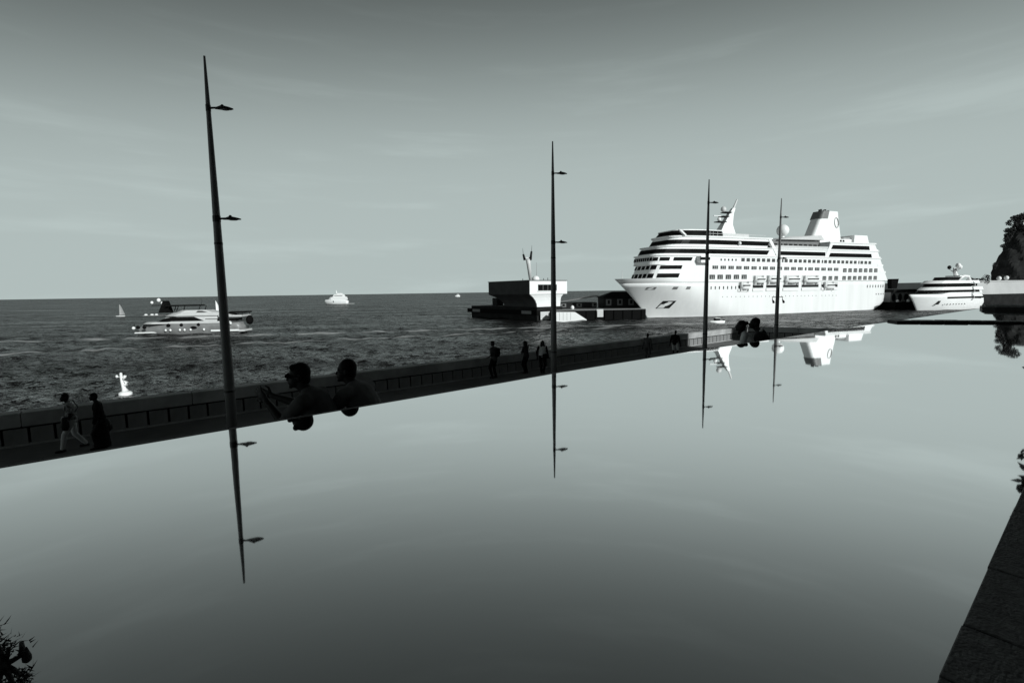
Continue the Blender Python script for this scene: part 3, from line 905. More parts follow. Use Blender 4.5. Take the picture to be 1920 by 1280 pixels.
# ------------------------------------------------------------------ harbour head: building on its pontoon, pier with sheds
def quad_ring(a0, a1, b0, b1, z):
    return [(a0, b0, z), (a1, b0, z), (a1, b1, z), (a0, b1, z)]
def build_harbour_head():
    C = at_z(1007, 601.5, 0.0)
    rz = math.atan2(0.6, 0.8)
    pon = empty('pontoon', C, rz)
    tag(pon, 'black floating pontoon under the mushroom shaped harbour building', 'pontoon')
    MB().loft([quad_ring(0, 13, 0, 46, z) for z in (-1.5, 2.2)]).build('pontoon_hull', M['quaydark'], pon)
    MB().loft([quad_ring(-0.7, 13.4, -0.7, 48.5, z) for z in (2.203, 3.9)]).build('fender_belt', M['black'], pon)
    MB().box(0.0, 13.0, 0.0, 46, 3.903, 5.1).build('pontoon_deck', M['quaydark'], pon)
    for b in (2.5, 38.0):
        MB().box(-0.78, -0.69, b, b + 6.0, 2.5, 3.7).build('fender_panel', M['midgrey'], pon)
    MB().box(7.0, 10.5, 36.0, 39.5, 5.103, 8.4).build('deck_cabin', M['dark'], pon)
    MB().box(1.0, 5.6, -0.9, -0.69, 0.4, 3.4).build('white_fender_panel', M['offwhite'], pon)
    MB().box(8.2, 12.6, -0.9, -0.69, 0.4, 3.4).build('dark_fender_panel', M['dark'], pon)
    bd = empty('harbour_building', C + Vector((0, 0, 5.1)), rz)
    tag(bd, 'mushroom shaped harbour building with dark front and white sunlit side', 'building')
    def br(t, z):
        e = t ** 2.2
        return quad_ring(0.9 - 4.1 * e, 13.2 - 0.2 * e + 3.0 * max(0, e - 0.7), 1.5 - 3.5 * e * 0.3, 22.0 + 5.0 * e, z)
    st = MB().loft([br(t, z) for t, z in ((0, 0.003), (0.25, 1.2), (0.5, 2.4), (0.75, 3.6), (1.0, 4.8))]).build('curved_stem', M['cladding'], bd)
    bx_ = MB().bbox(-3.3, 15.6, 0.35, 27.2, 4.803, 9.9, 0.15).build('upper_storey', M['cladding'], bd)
    # lit side painted white, set proud; front painted dark for its shade
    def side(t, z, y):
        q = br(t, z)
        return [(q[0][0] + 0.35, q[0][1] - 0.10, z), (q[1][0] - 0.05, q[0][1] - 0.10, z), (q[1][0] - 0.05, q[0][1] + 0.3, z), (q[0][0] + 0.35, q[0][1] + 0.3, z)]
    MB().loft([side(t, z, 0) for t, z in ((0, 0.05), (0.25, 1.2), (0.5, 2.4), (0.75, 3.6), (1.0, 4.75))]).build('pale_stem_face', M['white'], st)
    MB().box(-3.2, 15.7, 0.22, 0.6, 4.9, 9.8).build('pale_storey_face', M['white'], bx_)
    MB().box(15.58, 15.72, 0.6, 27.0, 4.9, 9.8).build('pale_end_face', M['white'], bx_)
    w_ = MB().box(0.8, 10.2, 0.12, 0.25, 6.2, 8.5).build('wide_window', M['glass'], bx_)
    for a in (3.1, 5.5, 7.9):
        MB().box(a, a + 0.16, 0.06, 0.2, 6.2, 8.5).build('window_bar', M['midgrey'], w_)
    MB().box(0.5, 10.5, -0.1, 0.3, 5.9, 6.16).build('window_sill', M['white'], bx_)
    MB().bbox(-3.5, 15.8, 0.1, 27.4, 9.903, 10.2, 0.05).build('roof_edge', M['midgrey'], bd)
    MB().ell((4.5, 6.0, 10.7), (1.5, 1.5, 1.3), 14, 8).build('roof_dome', M['white'], bd, smooth=True)
    for a, b in ((0, 3), (9, 4), (12, 10), (6, 16)):
        MB().tube((a, b, 10.2), (a, b, 11.2), 0.15, 0.1, 6).build('roof_vent', M['dark'], bd)
    mt = MB().path([(-1.2, 2.2, 10.2), (-1.9, 2.3, 16.0), (-2.2, 2.3, 18.0)], [0.55, 0.8, 0.9], 10).build('signal_mast', M['offwhite'], bd, smooth=True)
    for k, (dx, h_) in enumerate(((-1.3, 19.8), (1.0, 20.8))):
        MB().path([(-2.2 + dx * 0.6, 2.3 - dx * 0.7, 17.6), (-2.2 + dx, 2.3 - dx * 0.9, h_)], [0.5, 0.35], 8).build('antenna', M['dark'], mt, smooth=True)
        MB().tube((-2.2 + dx, 2.3 - dx * 0.9, h_), (-2.2 + dx * 1.1, 2.3 - dx * 1.0, h_ + 2.2), 0.08, 0.04, 6).build('whip_aerial', M['dark'], mt)
    MB().box(-3.5, -1.0, 2.1, 2.5, 18.2, 18.6).build('mast_crossbar', M['offwhite'], mt)
    MB().tube((5.0, 6.0, 11.9), (5.0, 6.0, 17.2), 0.10, 0.05, 6).build('roof_aerial', M['grey'], bd)
build_harbour_head()

pier = empty('pier', at_z(1130, 599, 0), R(6))
tag(pier, 'low dark pier running from the harbour building to the cruise ship', 'pier')
MB().box(-19, 17.0, 0, 16, -2, 3.6).build('pier_body', M['black'], pier)
MB().box(-19, 17.0, 0.25, 16, 3.603, 3.9).build('pier_deck', M['midgrey'], pier)
for i in range(8):
    MB().box(-10 + i * 3.6, -9.4 + i * 3.6, -0.35, 0.0, -1, 3.4).build('pier_pile', M['black'], pier)
MB().box(-2.4, 0.2, -0.14, 0.0, 1.0, 4.0).build('white_notice_panel', M['offwhite'], pier)
rmp = empty('white_ramp', pier.location + Vector((-12.9, -5.2, 0)), R(6))
tag(rmp, 'white sloping concrete ramp beside the harbour building', 'ramp')
MB().prism_y([(-6.6, -1), (6.2, -1), (6.2, 0.3), (1.8, 3.2), (-6.6, 3.3)], 0, 3.2).build('ramp_body', M['white'], rmp)
for i in range(5):
    MB().box(-5.6 + i * 1.4, -5.5 + i * 1.4, -0.03, 0.0, 0.2, 3.1).build('panel_joint', M['grey'], rmp)
buo = MB().ell((0, 0, 0.8), (0.75, 0.75, 0.95), 12, 8).build('white_mooring_ball', M['white'], smooth=True, loc=at_z(1068, 598.5, 0) + Vector((1.4, 2.5, 3.6)))
tag(buo, 'round white mooring ball standing on the pier behind the ramp', 'buoy')
def shed(loc, rz, w_, d_, h_, rh, label, nwin, over=1.0, mono=False):
    r_ = empty('pier_shed', loc, rz)
    tag(r_, label, 'shed', 'dark sheds on the pier')
    MB().box(0, w_, 0, d_, 0, h_).build('shed_wall', M['dark'], r_)
    if mono:
        MB().add([(-over, -over, h_), (w_ + over, -over, h_ + rh), (w_ + over, d_ + over, h_ + rh), (-over, d_ + over, h_), (-over, -over, h_ + 0.4), (w_ + over, -over, h_ + rh + 0.4), (w_ + over, d_ + over, h_ + rh + 0.4), (-over, d_ + over, h_ + 0.4)],
                 [(3, 2, 1, 0), (4, 5, 6, 7), (0, 1, 5, 4), (1, 2, 6, 5), (2, 3, 7, 6), (3, 0, 4, 7)]).build('roof', M['midgrey'], r_)
    else:
        MB().loft([[(-over, -over, h_), (w_ + over, -over, h_), (w_ + over, d_ + over, h_), (-over, d_ + over, h_)], [(w_ * 0.28, d_ * 0.45, h_ + rh), (w_ * 0.85, d_ * 0.45, h_ + rh), (w_ * 0.85, d_ * 0.55, h_ + rh), (w_ * 0.28, d_ * 0.55, h_ + rh)]]).build('roof', M['roofdark'], r_)
    for i in range(nwin):
        x = 1.0 + (w_ - 3.0) * i / max(1, nwin - 1)
        f_ = MB().box(x, x + 2.2, -0.12, 0.0, h_ * 0.25, h_ * 0.85).build('window', M['midgrey'], r_)
        MB().box(x + 0.7, x + 1.6, -0.16, -0.1, h_ * 0.4, h_ * 0.75).build('pane', M['glass'], f_)
P_ = at_z(1128, 597, 0)
shed((P_.x + 1.5, P_.y + 4, 3.9), R(6), 17, 8, 4.2, 2.4, 'dark hipped roof shed on the pier nearest the ship bow', 4)
shed((P_.x - 16.5, P_.y + 6, 3.9), R(6), 16, 7, 2.4, 2.4, 'low shed with sloping pale roof beside the white ramp', 3, 0.6, True)

# ------------------------------------------------------------------ boats
def vessel_hull(L_, bmax, prof, name, m, parent, stern=0.82, bowx=0.0):
    """prof: list of (z, x_bow, x_stern, breadth factor)"""
    rings = []
    n_ = 26
    for z, xb, xst, k in prof:
        px = [xb + (xst - xb) * (i / n_) ** 1.4 for i in range(n_ + 1)]
        half = []
        for x in px:
            t = min(1, (x - xb) / (0.45 * L_))
            half.append((x, bmax * k * math.sin(t * math.pi / 2) ** 0.8 * (1 if x < L_ * 0.7 else 1 - (1 - stern) * (x - L_ * 0.7) / (L_ * 0.3)), z))
        rings.append([(x, -y, z_) for x, y, z_ in half] + [(x, y, z_) for x, y, z_ in half[1:]][::-1])
    return MB().loft(rings).build(name, m, parent, smooth=True)
def deck(name, pts0, pts1, b0, b1, z0, z1, m, parent, pw=2.2, smooth=False):
    def pl(xf, xc, xa, b, z):
        out = [(xa, -b, z)]
        for i in range(11):
            y = -b + 2 * b * i / 10
            out.append((xf + (xc - xf) * abs(y / b) ** pw, y, z))
        return out + [(xa, b, z)]
    return MB().loft([pl(*pts0, b0, z0), pl(*pts1, b1, z1)]).build(name, m, parent, smooth=smooth)

def motor_yacht():
    a, b = at_z(258, 626.5, 0), at_z(452, 622, 0)
    d = (b - a)
    Lw = d.length
    r_ = empty('motor_yacht', a, math.atan2(d.y, d.x))
    tag(r_, 'sleek white motor yacht with black radar arch passing on the left', 'yacht')
    k = Lw / 32.0
    hull = vessel_hull(34, 3.6, [(-0.6, 1.2, 31.5, 0.75), (0.0, 0.2, 32.3, 0.85), (0.9, -0.6, 33.0, 0.95), (2.0, 0.8, 33.0, 1.0), (3.2, 2.3, 32.0, 1.0)], 'hull', M['yachtgrey'], r_)
    MB().bbox(3.4, 9.2, -2.3, 2.3, 5.55, 5.85, 0.08).build('forward_sunpad', M['midgrey'], r_)
    deck('foredeck', (2.3, 6.0, 30.0), (3.4, 7.0, 30.0), 3.4, 3.2, 3.2, 3.7, M['offwhite'], r_)
    deck('main_deckhouse', (7.5, 12.0, 26.0), (9.5, 14.0, 26.0), 3.3, 3.0, 3.703, 5.5, M['offwhite'], r_)
    deck('saloon_glass', (6.6, 10.5, 22.0), (10.0, 13.5, 19.0), 3.38, 3.18, 3.95, 5.2, M['glass'], r_)
    deck('upper_coaming', (9.0, 13.0, 31.0), (11.8, 15.5, 27.0), 3.5, 3.2, 5.503, 6.5, M['offwhite'], r_)
    deck('flybridge', (12.4, 15.0, 24.5), (14.2, 16.5, 22.5), 2.8, 2.5, 6.503, 7.2, M['offwhite'], r_)
    deck('side_glass', (18.6, 19.6, 23.2), (19.4, 20.2, 21.4), 2.95, 2.9, 6.5, 6.95, M['glass'], r_)
    for x in (10.6, 13.4, 20.0):
        MB().tube((x, -2.0, 7.0), (x + 0.6, -1.9, 8.5), 0.13, 0.10, 6).build('hardtop_post', M['black'], r_)
        MB().tube((x, 2.0, 7.0), (x + 0.6, 1.9, 8.5), 0.13, 0.10, 6).build('hardtop_post', M['black'], r_)
    MB().loft([quad_ring(10.0, 20.4, -2.3, 2.3, 8.45), quad_ring(10.6, 19.8, -2.1, 2.1, 8.85)]).build('hardtop', M['black'], r_)
    MB().loft([quad_ring(7.6, 10.6, -1.5, 1.5, 6.5), quad_ring(8.4, 10.2, -1.2, 1.2, 8.6), quad_ring(8.8, 9.9, -0.8, 0.8, 10.2)]).build('radar_arch', M['black'], r_)
    MB().box(5.9, 9.4, -1.6, 1.6, 8.7, 8.95).build('antenna_shelf', M['dark'], r_)
    for x, y, z, q in ((5.9, -1.3, 9.7, 0.42), (7.8, -1.0, 10.4, 0.55), (7.6, 1.0, 9.5, 0.4)):
        MB().ell((x, y, z), (q, q, q * 1.15), 12, 8).build('satellite_dome', M['white'], r_, smooth=True)
    for x, q in ((4.1, 0.5), (5.9, 0.55), (7.2, 0.5)):
        MB().ell((x, -1.8, 6.0), (q, 0.5, 0.3), 10, 6).build('deck_cushion', M['white'], r_, smooth=True)
    for x in (2.2, 4.3, 11.4, 15.3, 20.4):
        MB().ell((x, -3.05 if x < 3 else -3.45, 2.3 if x < 10 else 2.75), (0.62, 0.3, 0.55), 12, 8).build('hull_window', M['glass'], hull, smooth=True)
    MB().ell((18.9, -3.5, 1.9), (1.1, 0.25, 0.5), 12, 6).build('hull_window', M['glass'], hull, smooth=True)
    for x in (10.6, 12.0, 14.8, 16.2, 18.0, 22.0, 28.8, 30.2):
        MB().ell((x, -3.68, 1.25 if x < 24 else 3.0), (0.33, 0.3, 0.4), 10, 6).build('fender', M['white'], r_, smooth=True)
    MB().box(22.4, 31.0, -3.2, 3.2, 3.71, 4.5).build('aft_glass', M['glass'], r_)
    MB().bbox(26.5, 33.6, -3.4, 3.4, 4.9, 5.5, 0.15).build('aft_overhang', M['offwhite'], r_)
    MB().box(28.0, 34.3, -3.0, 3.0, 6.1, 6.5).build('bimini', M['black'], r_)
    for y in (-2.8, 2.8):
        MB().tube((28.4, y, 5.5), (28.4, y, 6.1), 0.08, 0.08, 6).build('bimini_post', M['black'], r_)
        MB().tube((33.6, y, 5.5), (33.6, y, 6.1), 0.08, 0.08, 6).build('bimini_post', M['black'], r_)
    MB().ell((34.6, 0.0, 3.8), (1.0, 1.6, 1.5), 12, 8).build('stowed_tender_cover', M['black'], r_, smooth=True)
    MB().bbox(32.0, 34.0, -3.0, 3.0, 0.3, 0.9, 0.1).build('swim_platform', M['offwhite'], r_)
    MB().bbox(24.0, 32.6, -3.62, -3.4, 0.5, 1.1, 0.1).build('rubbing_strake', M['white'], hull)
    MB().bbox(0.6, 7.2, -2.4, -2.0, 0.35, 0.75, 0.1).build('spray_rail', M['white'], hull)
    MB().tube((-0.9, 0, 2.0), (-0.6, 0, 3.2), 0.06, 0.05, 6).build('bow_staff', M['dark'], r_)
    MB().ell((-0.9, -0.2, 1.9), (0.5, 0.5, 0.5), 10, 6).build('bow_fender', M['white'], r_, smooth=True)
    MB().tube((20.0, 0, 8.8), (20.1, 0, 11.2), 0.06, 0.03, 6).build('aerial', M['dark'], r_)
    r_.scale = (0.93, 0.95, 0.97)
motor_yacht()

def distant_yacht():
    c = at_z(632, 569.5, 0)
    r_ = empty('distant_yacht', c - Vector((14, 0, 0)), R(-3))
    tag(r_, 'small white yacht far out on the horizon', 'yacht')
    vessel_hull(28, 3.6, [(-0.5, 2.2, 27.2, 0.8), (0.0, 1.4, 27.6, 0.9), (3.2, -0.6, 27.8, 1.0), (5.0, 0.4, 25.0, 0.95)], 'hull', M['white'], r_)
    deck('main_deckhouse', (4.0, 8.0, 26.4), (6.5, 9.5, 25.6), 3.3, 3.0, 5.003, 8.2, M['white'], r_)
    deck('upper_deckhouse', (9.0, 11.0, 24.0), (11.0, 12.0, 22.5), 2.8, 2.4, 8.203, 11.2, M['white'], r_)
    deck('window_band', (10.4, 12.2, 22.4), (11.2, 12.8, 21.8), 2.72, 2.62, 9.2, 10.0, M['midgrey'], r_)
    MB().box(15, 21, -1.5, 1.5, 11.203, 12.6).build('flybridge', M['white'], r_)
    MB().path([(14.5, 0, 11.2), (14.0, 0, 16.0)], [0.9, 0.25], 8).build('mast', M['white'], r_)
    MB().box(11.0, 12.0, -3.7, -3.2, 2.0, 3.6).build('side_door', M['dark'], r_)
    MB().box(27.0, 35, -1.0, 1.0, -0.2, 0.35).build('wake_foam', M['foam'], r_)
distant_yacht()
def horizon_boat():
    c = at_z(858, 556.4, 0)
    r_ = empty('distant_motor_boat', c - Vector((6.5, 0, 0)), 0)
    tag(r_, 'tiny white motor boat on the horizon near the harbour building', 'boat')
    vessel_hull(13, 2.4, [(-0.5, 1.0, 12.5, 0.8), (0.0, 0.4, 12.8, 0.9), (3.6, -1.0, 13.2, 1.0)], 'hull', M['white'], r_)
    deck('cabin', (2.5, 4.0, 11.0), (4.0, 5.0, 10.5), 2.0, 1.8, 3.603, 7.0, M['white'], r_)
    deck('window_band', (2.9, 4.3, 9.0), (3.6, 4.8, 9.0), 2.04, 1.95, 4.8, 5.8, M['midgrey'], r_)
horizon_boat()

def dinghy(x, y, h_, label, m, lean, flip=1):
    c = at_z(x, y, 0)
    r_ = empty('sailing_dinghy', c, R(20))
    tag(r_, label, 'sailboat', 'sailing dinghies')
    vessel_hull(4.6, 0.75, [(-0.15, 0.3, 4.4, 0.7), (0.1, 0.1, 4.5, 0.9), (0.55, 0.0, 4.6, 1.0)], 'hull', M['offwhite'], r_)
    tip = Vector((1.9 + 0.3 * lean, 0, h_))
    MB().tube((1.9, 0, 0.5), tip, 0.07, 0.04, 6).build('mast', M['grey'], r_)
    n_ = 7
    rows = []
    for i in range(n_ + 1):
        t = i / n_
        z = 1.0 + (h_ - 1.1) * t
        x0 = 1.9 + 0.3 * lean * t
        wd = (2.6 * (1 - t) ** 0.8 + 0.12) * flip
        rows.append([(x0 + wd * q, 0.35 * math.sin(q * math.pi) * (1 - t) + 0.03, z) for q in (0.02, 0.35, 0.7, 1.0)] + [(x0 + wd * q, 0.35 * math.sin(q * math.pi) * (1 - t) - 0.03, z) for q in (1.0, 0.7, 0.35, 0.02)])
    MB().loft(rows).build('sail', m, r_)
    MB().tube((1.9, 0, 1.0), (1.9 + 2.6 * flip, 0, 1.05), 0.05, 0.04, 6).build('boom', M['grey'], r_)
dinghy(217, 593.5, 7.2, 'grey sailed dinghy left of the motor yacht', M['grey'], 1.2)
dinghy(399, 588.5, 8.4, 'white sailed dinghy showing behind the motor yacht', M['white'], 0.3)

# marker buoy near the sea wall
def marker_buoy():
    c = at_z(236, 744, 0)
    r_ = empty('marker_buoy', c, 0)
    tag(r_, 'white marker buoy with a lumpy post close to the sea wall', 'buoy')
    MB().path([(0, 0, -0.4), (0, 0, 0.05), (0, 0, 0.5), (0, 0, 0.62)], [0.45, 0.62, 0.62, 0.45], 18).build('float', M['white'], r_, smooth=True)
    MB().path([(0.0, 0, 0.6), (-0.12, 0, 1.0), (-0.26, 0, 1.7), (-0.30, 0, 2.55)], [0.36, 0.2, 0.15, 0.13], 12).build('post', M['white'], r_, smooth=True)
    MB().path([(-0.2, 0, 1.25), (0.2, 0, 1.42), (0.27, 0, 1.62), (-0.1, 0, 1.85)], [0.12, 0.17, 0.16, 0.08], 10).build('lower_lantern', M['white'], r_, smooth=True)
    MB().path([(-0.2, 0, 1.95), (0.05, 0, 2.2), (0.16, 0, 2.42)], [0.10, 0.14, 0.15], 10).build('upper_lantern', M['white'], r_, smooth=True)
    MB().ell((-0.30, 0, 2.6), (0.14, 0.14, 0.16), 10, 6).build('top_cap', M['white'], r_, smooth=True)
    MB().tube((-0.3, 0, 2.2), (-0.75, 0, 2.3), 0.03, 0.03, 6).build('side_arm', M['white'], r_)
    MB().ell((-0.78, 0, 2.32), (0.13, 0.13, 0.17), 10, 6).build('side_ball', M['white'], r_, smooth=True)
    MB().ell((-0.75, -0.2, 0.12), (0.3, 0.25, 0.2), 10, 6).build('tyre_fender', M['black'], r_, smooth=True)
marker_buoy()
def work_boat():
    c = at_z(1332, 606, 0)
    r_ = empty('small_motor_boat', c, R(12))
    tag(r_, 'little motor boat on the water below the cruise ship', 'boat')
    vessel_hull(4.8, 0.95, [(-0.2, 0.3, 4.6, 0.7), (0.1, 0.0, 4.7, 0.9), (0.8, -0.4, 4.8, 1.0)], 'hull', M['white'], r_)
    MB().bbox(1.6, 3.0, -0.6, 0.6, 0.8, 1.6, 0.06).build('cabin', M['dark'], r_)
    MB().box(1.4, 3.1, -0.65, 0.65, 1.603, 1.72).build('cabin_roof', M['white'], r_)
    MB().bbox(4.6, 5.0, -0.3, 0.3, 0.1, 1.2, 0.05).build('outboard_motor', M['black'], r_)
work_boat()

# ------------------------------------------------------------------ right background: quay, superyacht, cliff
def superyacht():
    a, b = at_z(1717, 582, 0), at_z(1821, 578.2, 0)
    d = b - a
    r_ = empty('superyacht', a, math.atan2(d.y, d.x))
    tag(r_, 'white superyacht with stacked dark window bands moored at the right quay', 'yacht')
    Lw = d.length
    hull = vessel_hull(Lw + 2, 4.6, [(-0.6, 1.0, Lw - 1, 0.75), (0.0, 0.2, Lw, 0.85), (3.0, -1.6, Lw + 1.5, 1.0), (5.6, -3.6, Lw + 1.0, 1.0), (7.2, -5.0, Lw - 1, 1.0)], 'hull', M['white'], r_)
    deck('main_deckhouse', (9.0, 14.0, Lw - 1), (10.5, 15.0, Lw - 2), 4.4, 4.2, 7.203, 9.6, M['white'], r_)
    deck('window_band', (1.0, 7.0, Lw - 3), (2.5, 8.5, Lw - 3.5), 4.48, 4.3, 7.9, 8.9, M['glass'], r_)
    deck('upper_coaming', (2.2, 8.0, Lw - 1.0), (4.5, 10.0, Lw - 1.5), 4.7, 4.5, 8.95, 10.3, M['white'], r_)
    deck('bridge_glass', (5.0, 9.0, Lw - 8), (6.4, 10.4, Lw - 8.5), 3.9, 3.7, 10.303, 11.9, M['glass'], r_)
    MB().box(Lw - 7.0, Lw - 4.2, -3.9, 3.9, 10.6, 11.7).build('aft_bridge_glass', M['glass'], r_)
    deck('bridge_deck', (4.6, 8.5, Lw - 3), (7.0, 11.0, Lw - 3.5), 4.3, 4.0, 11.903, 13.2, M['white'], r_)
    deck('sun_deck_glass', (12.0, 14.0, 22.5), (13.0, 15.0, 23.5), 3.0, 2.8, 13.203, 14.7, M['glass'], r_)
    ar = MB()
    ar.path([(22.0, -2.6, 13.2), (25.5, -2.6, 15.2), (28.5, -2.6, 15.0), (30.5, -2.6, 13.2)], [0.5, 0.6, 0.6, 0.4], 8)
    ar.build('arch', M['white'], r_, smooth=True)
    MB().box(22.5, 29.5, -2.9, 2.9, 14.9, 15.4).build('arch_roof', M['white'], r_)
    MB().path([(25.0, 0, 15.4), (23.5, 0, 17.6), (23.2, 0, 19.0)], [0.9, 0.6, 0.35], 8).build('mast', M['white'], r_, smooth=True)
    for x, y, z, q, m in ((20.8, 0.5, 19.2, 0.75, M['dark']), (24.8, -0.6, 20.0, 1.0, M['white']), (28.2, 0.6, 19.4, 0.9, M['white']), (23.0, -1.0, 18.2, 0.5, M['grey'])):
        MB().ell((x, y, z), (q, q, q * 1.2), 12, 8).build('satellite_dome', m, r_, smooth=True)
        MB().tube((x, y, z - q), (24.0, 0, 16.6), 0.12, 0.2, 6).build('dome_bracket', M['grey'], r_)
    MB().bbox(12.5, Lw - 0.5, -4.72, -4.45, 5.1, 5.9, 0.1).build('main_window_band', M['glass'], hull)
    MB().prism_y([(6.4, 2.6), (7.4, 2.6), (8.9, 4.2), (7.9, 4.2)], -4.35, -3.6).build('anchor_pocket', M['dark'], hull)
    for i in range(8):
        MB().ell((11 + i * 1.9, -4.62, 2.6), (0.28, 0.1, 0.28), 8, 6).build('porthole', M['midgrey'], hull, smooth=True)
    for z in (5.5, 8.4, 11.2):
        MB().path([(Lw - 8.6, -4.8, z - 1.2), (Lw - 7.4, -4.9, z), (Lw - 8.6, -4.8, z + 1.2)], 0.25, 6).build('deck_stanchion', M['offwhite'], r_)
superyacht()

qd = empty('quay', at_z(1820, 579.5, 0), R(17))
tag(qd, 'stone quay with a pale upper wall and dark waterline on the right', 'quay')
MB().box(1, 260, 3, 60, -2, 6.0).build('quay_base', M['quaydark'], qd)  # base wall coloured near black for the shadow it lies in
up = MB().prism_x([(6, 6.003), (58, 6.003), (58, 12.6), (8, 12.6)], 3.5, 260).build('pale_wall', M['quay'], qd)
MB().box(-2, 260, 7.6, 12, 12.603, 13.0).build('wall_coping', M['offwhite'], qd)
MB().box(-2, 260, 5.0, 6.0, 6.003, 6.5).build('quay_edge', M['dark'], qd)
# low building on the mole between ship and superyacht
mh = empty('mole_building', (at_y(1690, 560, 229).x, 229, 0), R(17))
tag(mh, 'low dark roofed building with round openings behind the ship stern', 'building')
MB().box(-4.2, 26, 0, 14, -2, 3.5).build('mole_base', M['black'], mh)
MB().box(-4.2, 26, 2, 12, 3.503, 8.2).build('wall', M['midgrey'], mh)
MB().bbox(-4.6, 27, 0.5, 13, 8.203, 9.4, 0.1).build('roof', M['roofdark'], mh)
for i in range(3):
    MB().ell((-2.2 + i * 4.1, 1.95, 5.6), (1.3, 0.25, 1.9), 14, 10).build('round_opening', M['black'], mh, smooth=True)
for i, x in enumerate((-1.0, 6.0)):
    MB().ell((x, 1.0, 3.9), (0.8, 0.6, 0.8), 10, 6).build('stored_buoy', M['white'], mh, smooth=True)
fn2 = MB().loft([quad_ring(-1.2, 1.2, -1.2, 1.2, 0), quad_ring(-1.7, 1.7, -1.5, 1.5, 4.6)]).build('black_ventilator', M['black'], loc=at_y(1673, 541, mh.location.y + 4))
tag(fn2, 'black tapered ventilator box standing behind the ship stern', 'ventilator')

def foliage(mb, c, r, n_, size, flat=1.0):
    for _ in range(n_):
        while True:
            q = Vector((random.uniform(-1, 1), random.uniform(-1, 1), random.uniform(-1, 1)))
            if q.length < 1:
                break
        q = q * (0.55 + 0.45 * random.random()) if random.random() < 0.3 else q.normalized() * random.uniform(0.65, 1.0)
        p = Vector((c[0] + q.x * r[0], c[1] + q.y * r[1], c[2] + q.z * r[2]))
        a = Vector((random.uniform(-1, 1), random.uniform(-1, 1), random.uniform(-1, 1))).normalized()
        b = a.cross(Vector((random.uniform(-1, 1), random.uniform(-1, 1), random.uniform(-1, 1)))).normalized()
        s1, s2 = size * random.uniform(0.6, 1.3), size * random.uniform(0.35, 0.8) * flat
        mb.add([p - a * s1, p + b * s2, p + a * s1, p - b * s2], [(0, 1, 2, 3)])
def tree(name, label, base, trunk_h, trunk_r, clusters, nleaf, lsize, cat='tree', group=None):
    r_ = empty(name, base)
    tag(r_, label, cat, group)
    t = MB()
    top = Vector((0.06 * trunk_h, 0, trunk_h))
    t.path([(0, 0, -0.5), (0.02 * trunk_h, 0, trunk_h * 0.5), top], [trunk_r, trunk_r * 0.75, trunk_r * 0.45], 8)
    for c, rr_ in clusters:
        t.path([(0.04 * trunk_h, 0, trunk_h * 0.6), Vector(c) * 0.6 + top * 0.35, c], [trunk_r * 0.5, trunk_r * 0.3, trunk_r * 0.1], 6)
    t.build('trunk', M['bark'], r_, smooth=True)
    cr = MB()
    for c, rr_ in clusters:
        foliage(cr, c, rr_, nleaf, lsize)
    cr.build('crown', M['leaf'], r_)
    return r_

def cliff():
    Yc = 262.0
    c = Vector((at_y(1920, 500, Yc).x + 35.5, Yc + 3, 0))
    prof = []
    for px, py in ((1861, 530), (1861, 521), (1864, 503), (1871, 484), (1879, 466), (1886, 449), (1893, 436), (1899, 427)):
        p = at_y(px + 17, py, Yc)
        prof.append((p.z, c.x - p.x))
    prof = [(6.0, prof[0][1] + 1)] + prof + [(prof[-1][0] + 2.0, prof[-1][1] - 6), (prof[-1][0] + 3.0, prof[-1][1] - 18)]
    # subdivide
    pr = []
    for (z0, r0), (z1, r1) in zip(prof[:-1], prof[1:]):
        for k in range(5):
            t = k / 5
            pr.append((z0 + (z1 - z0) * t, r0 + (r1 - r0) * t))
    pr.append(prof[-1])
    n_ = 110
    rings = []
    ph = [random.uniform(0, 6.28) for _ in range(12)]
    for z, r0 in pr:
        ring_ = []
        for i in range(n_):
            a = 2 * math.pi * i / n_
            q = 0
            for k in range(6):
                q += math.sin(a * (5 + 4 * k) + ph[k] + z * 0.11 * (k + 1)) * 1.0 / (1 + 0.6 * k) + 0.5 * math.sin(z * (0.5 + 0.35 * k) + ph[6 + k] + a * 9)/(1 + k)
            rr_ = r0 + 0.62 * q + random.uniform(-0.25, 0.25)
            ring_.append((rr_ * math.cos(a), rr_ * 0.28 * math.sin(a), z))
        rings.append(ring_)
    o = MB().loft(rings).build('cliff', M['rock'], loc=c)
    tag(o, 'dark rocky headland at the right edge', kind='structure')
    return c, prof
cl_c, cl_prof = cliff()
def px_off(px, py, Y, base):
    return at_y(px, py, Y) - base
Yt = 262.0
tb = at_y(1907, 436, Yt) + Vector((0, 2, 0))
cl = []
for px, py, rx, rz_ in ((1894, 432, 2.6, 1.6), (1891, 441, 2.0, 1.5), (1901, 417, 3.6, 2.0), (1909, 408, 3.2, 1.6), (1917, 412, 3.4, 2.2), (1912, 424, 2.4, 1.2), (1923, 405, 3.4, 2.2), (1889, 447, 1.4, 2.4), (1922, 428, 3, 1.5)):
    p = at_y(px, py, Yt) - tb
    cl.append(((p.x, p.y, p.z), (rx, rx * 0.9, rz_)))
tree('umbrella_pine', 'gnarled pine leaning out on top of the rocky headland', tb, 7.0, 0.55, cl, 420, 0.42)
def shrub(label, px, py, Y, r, n_, ls=0.3, group='dark shrubs on the quay and headland'):
    p = at_y(px, py, Y)
    r_ = empty('shrub', p - Vector((0, 0, r[2])))
    tag(r_, label, 'shrub', group)
    MB().path([(0, 0, -0.6), (0.1, 0, r[2])], [0.12, 0.05], 6).build('stem', M['bark'], r_)
    f_ = MB()
    foliage(f_, (0, 0, r[2]), r, n_, ls)
    f_.build('leaves', M['leaf'], r_)
shrub('low bush on the white quay wall, leftmost of three', 1822, 526, 236, (2.6, 2, 1.4), 300)
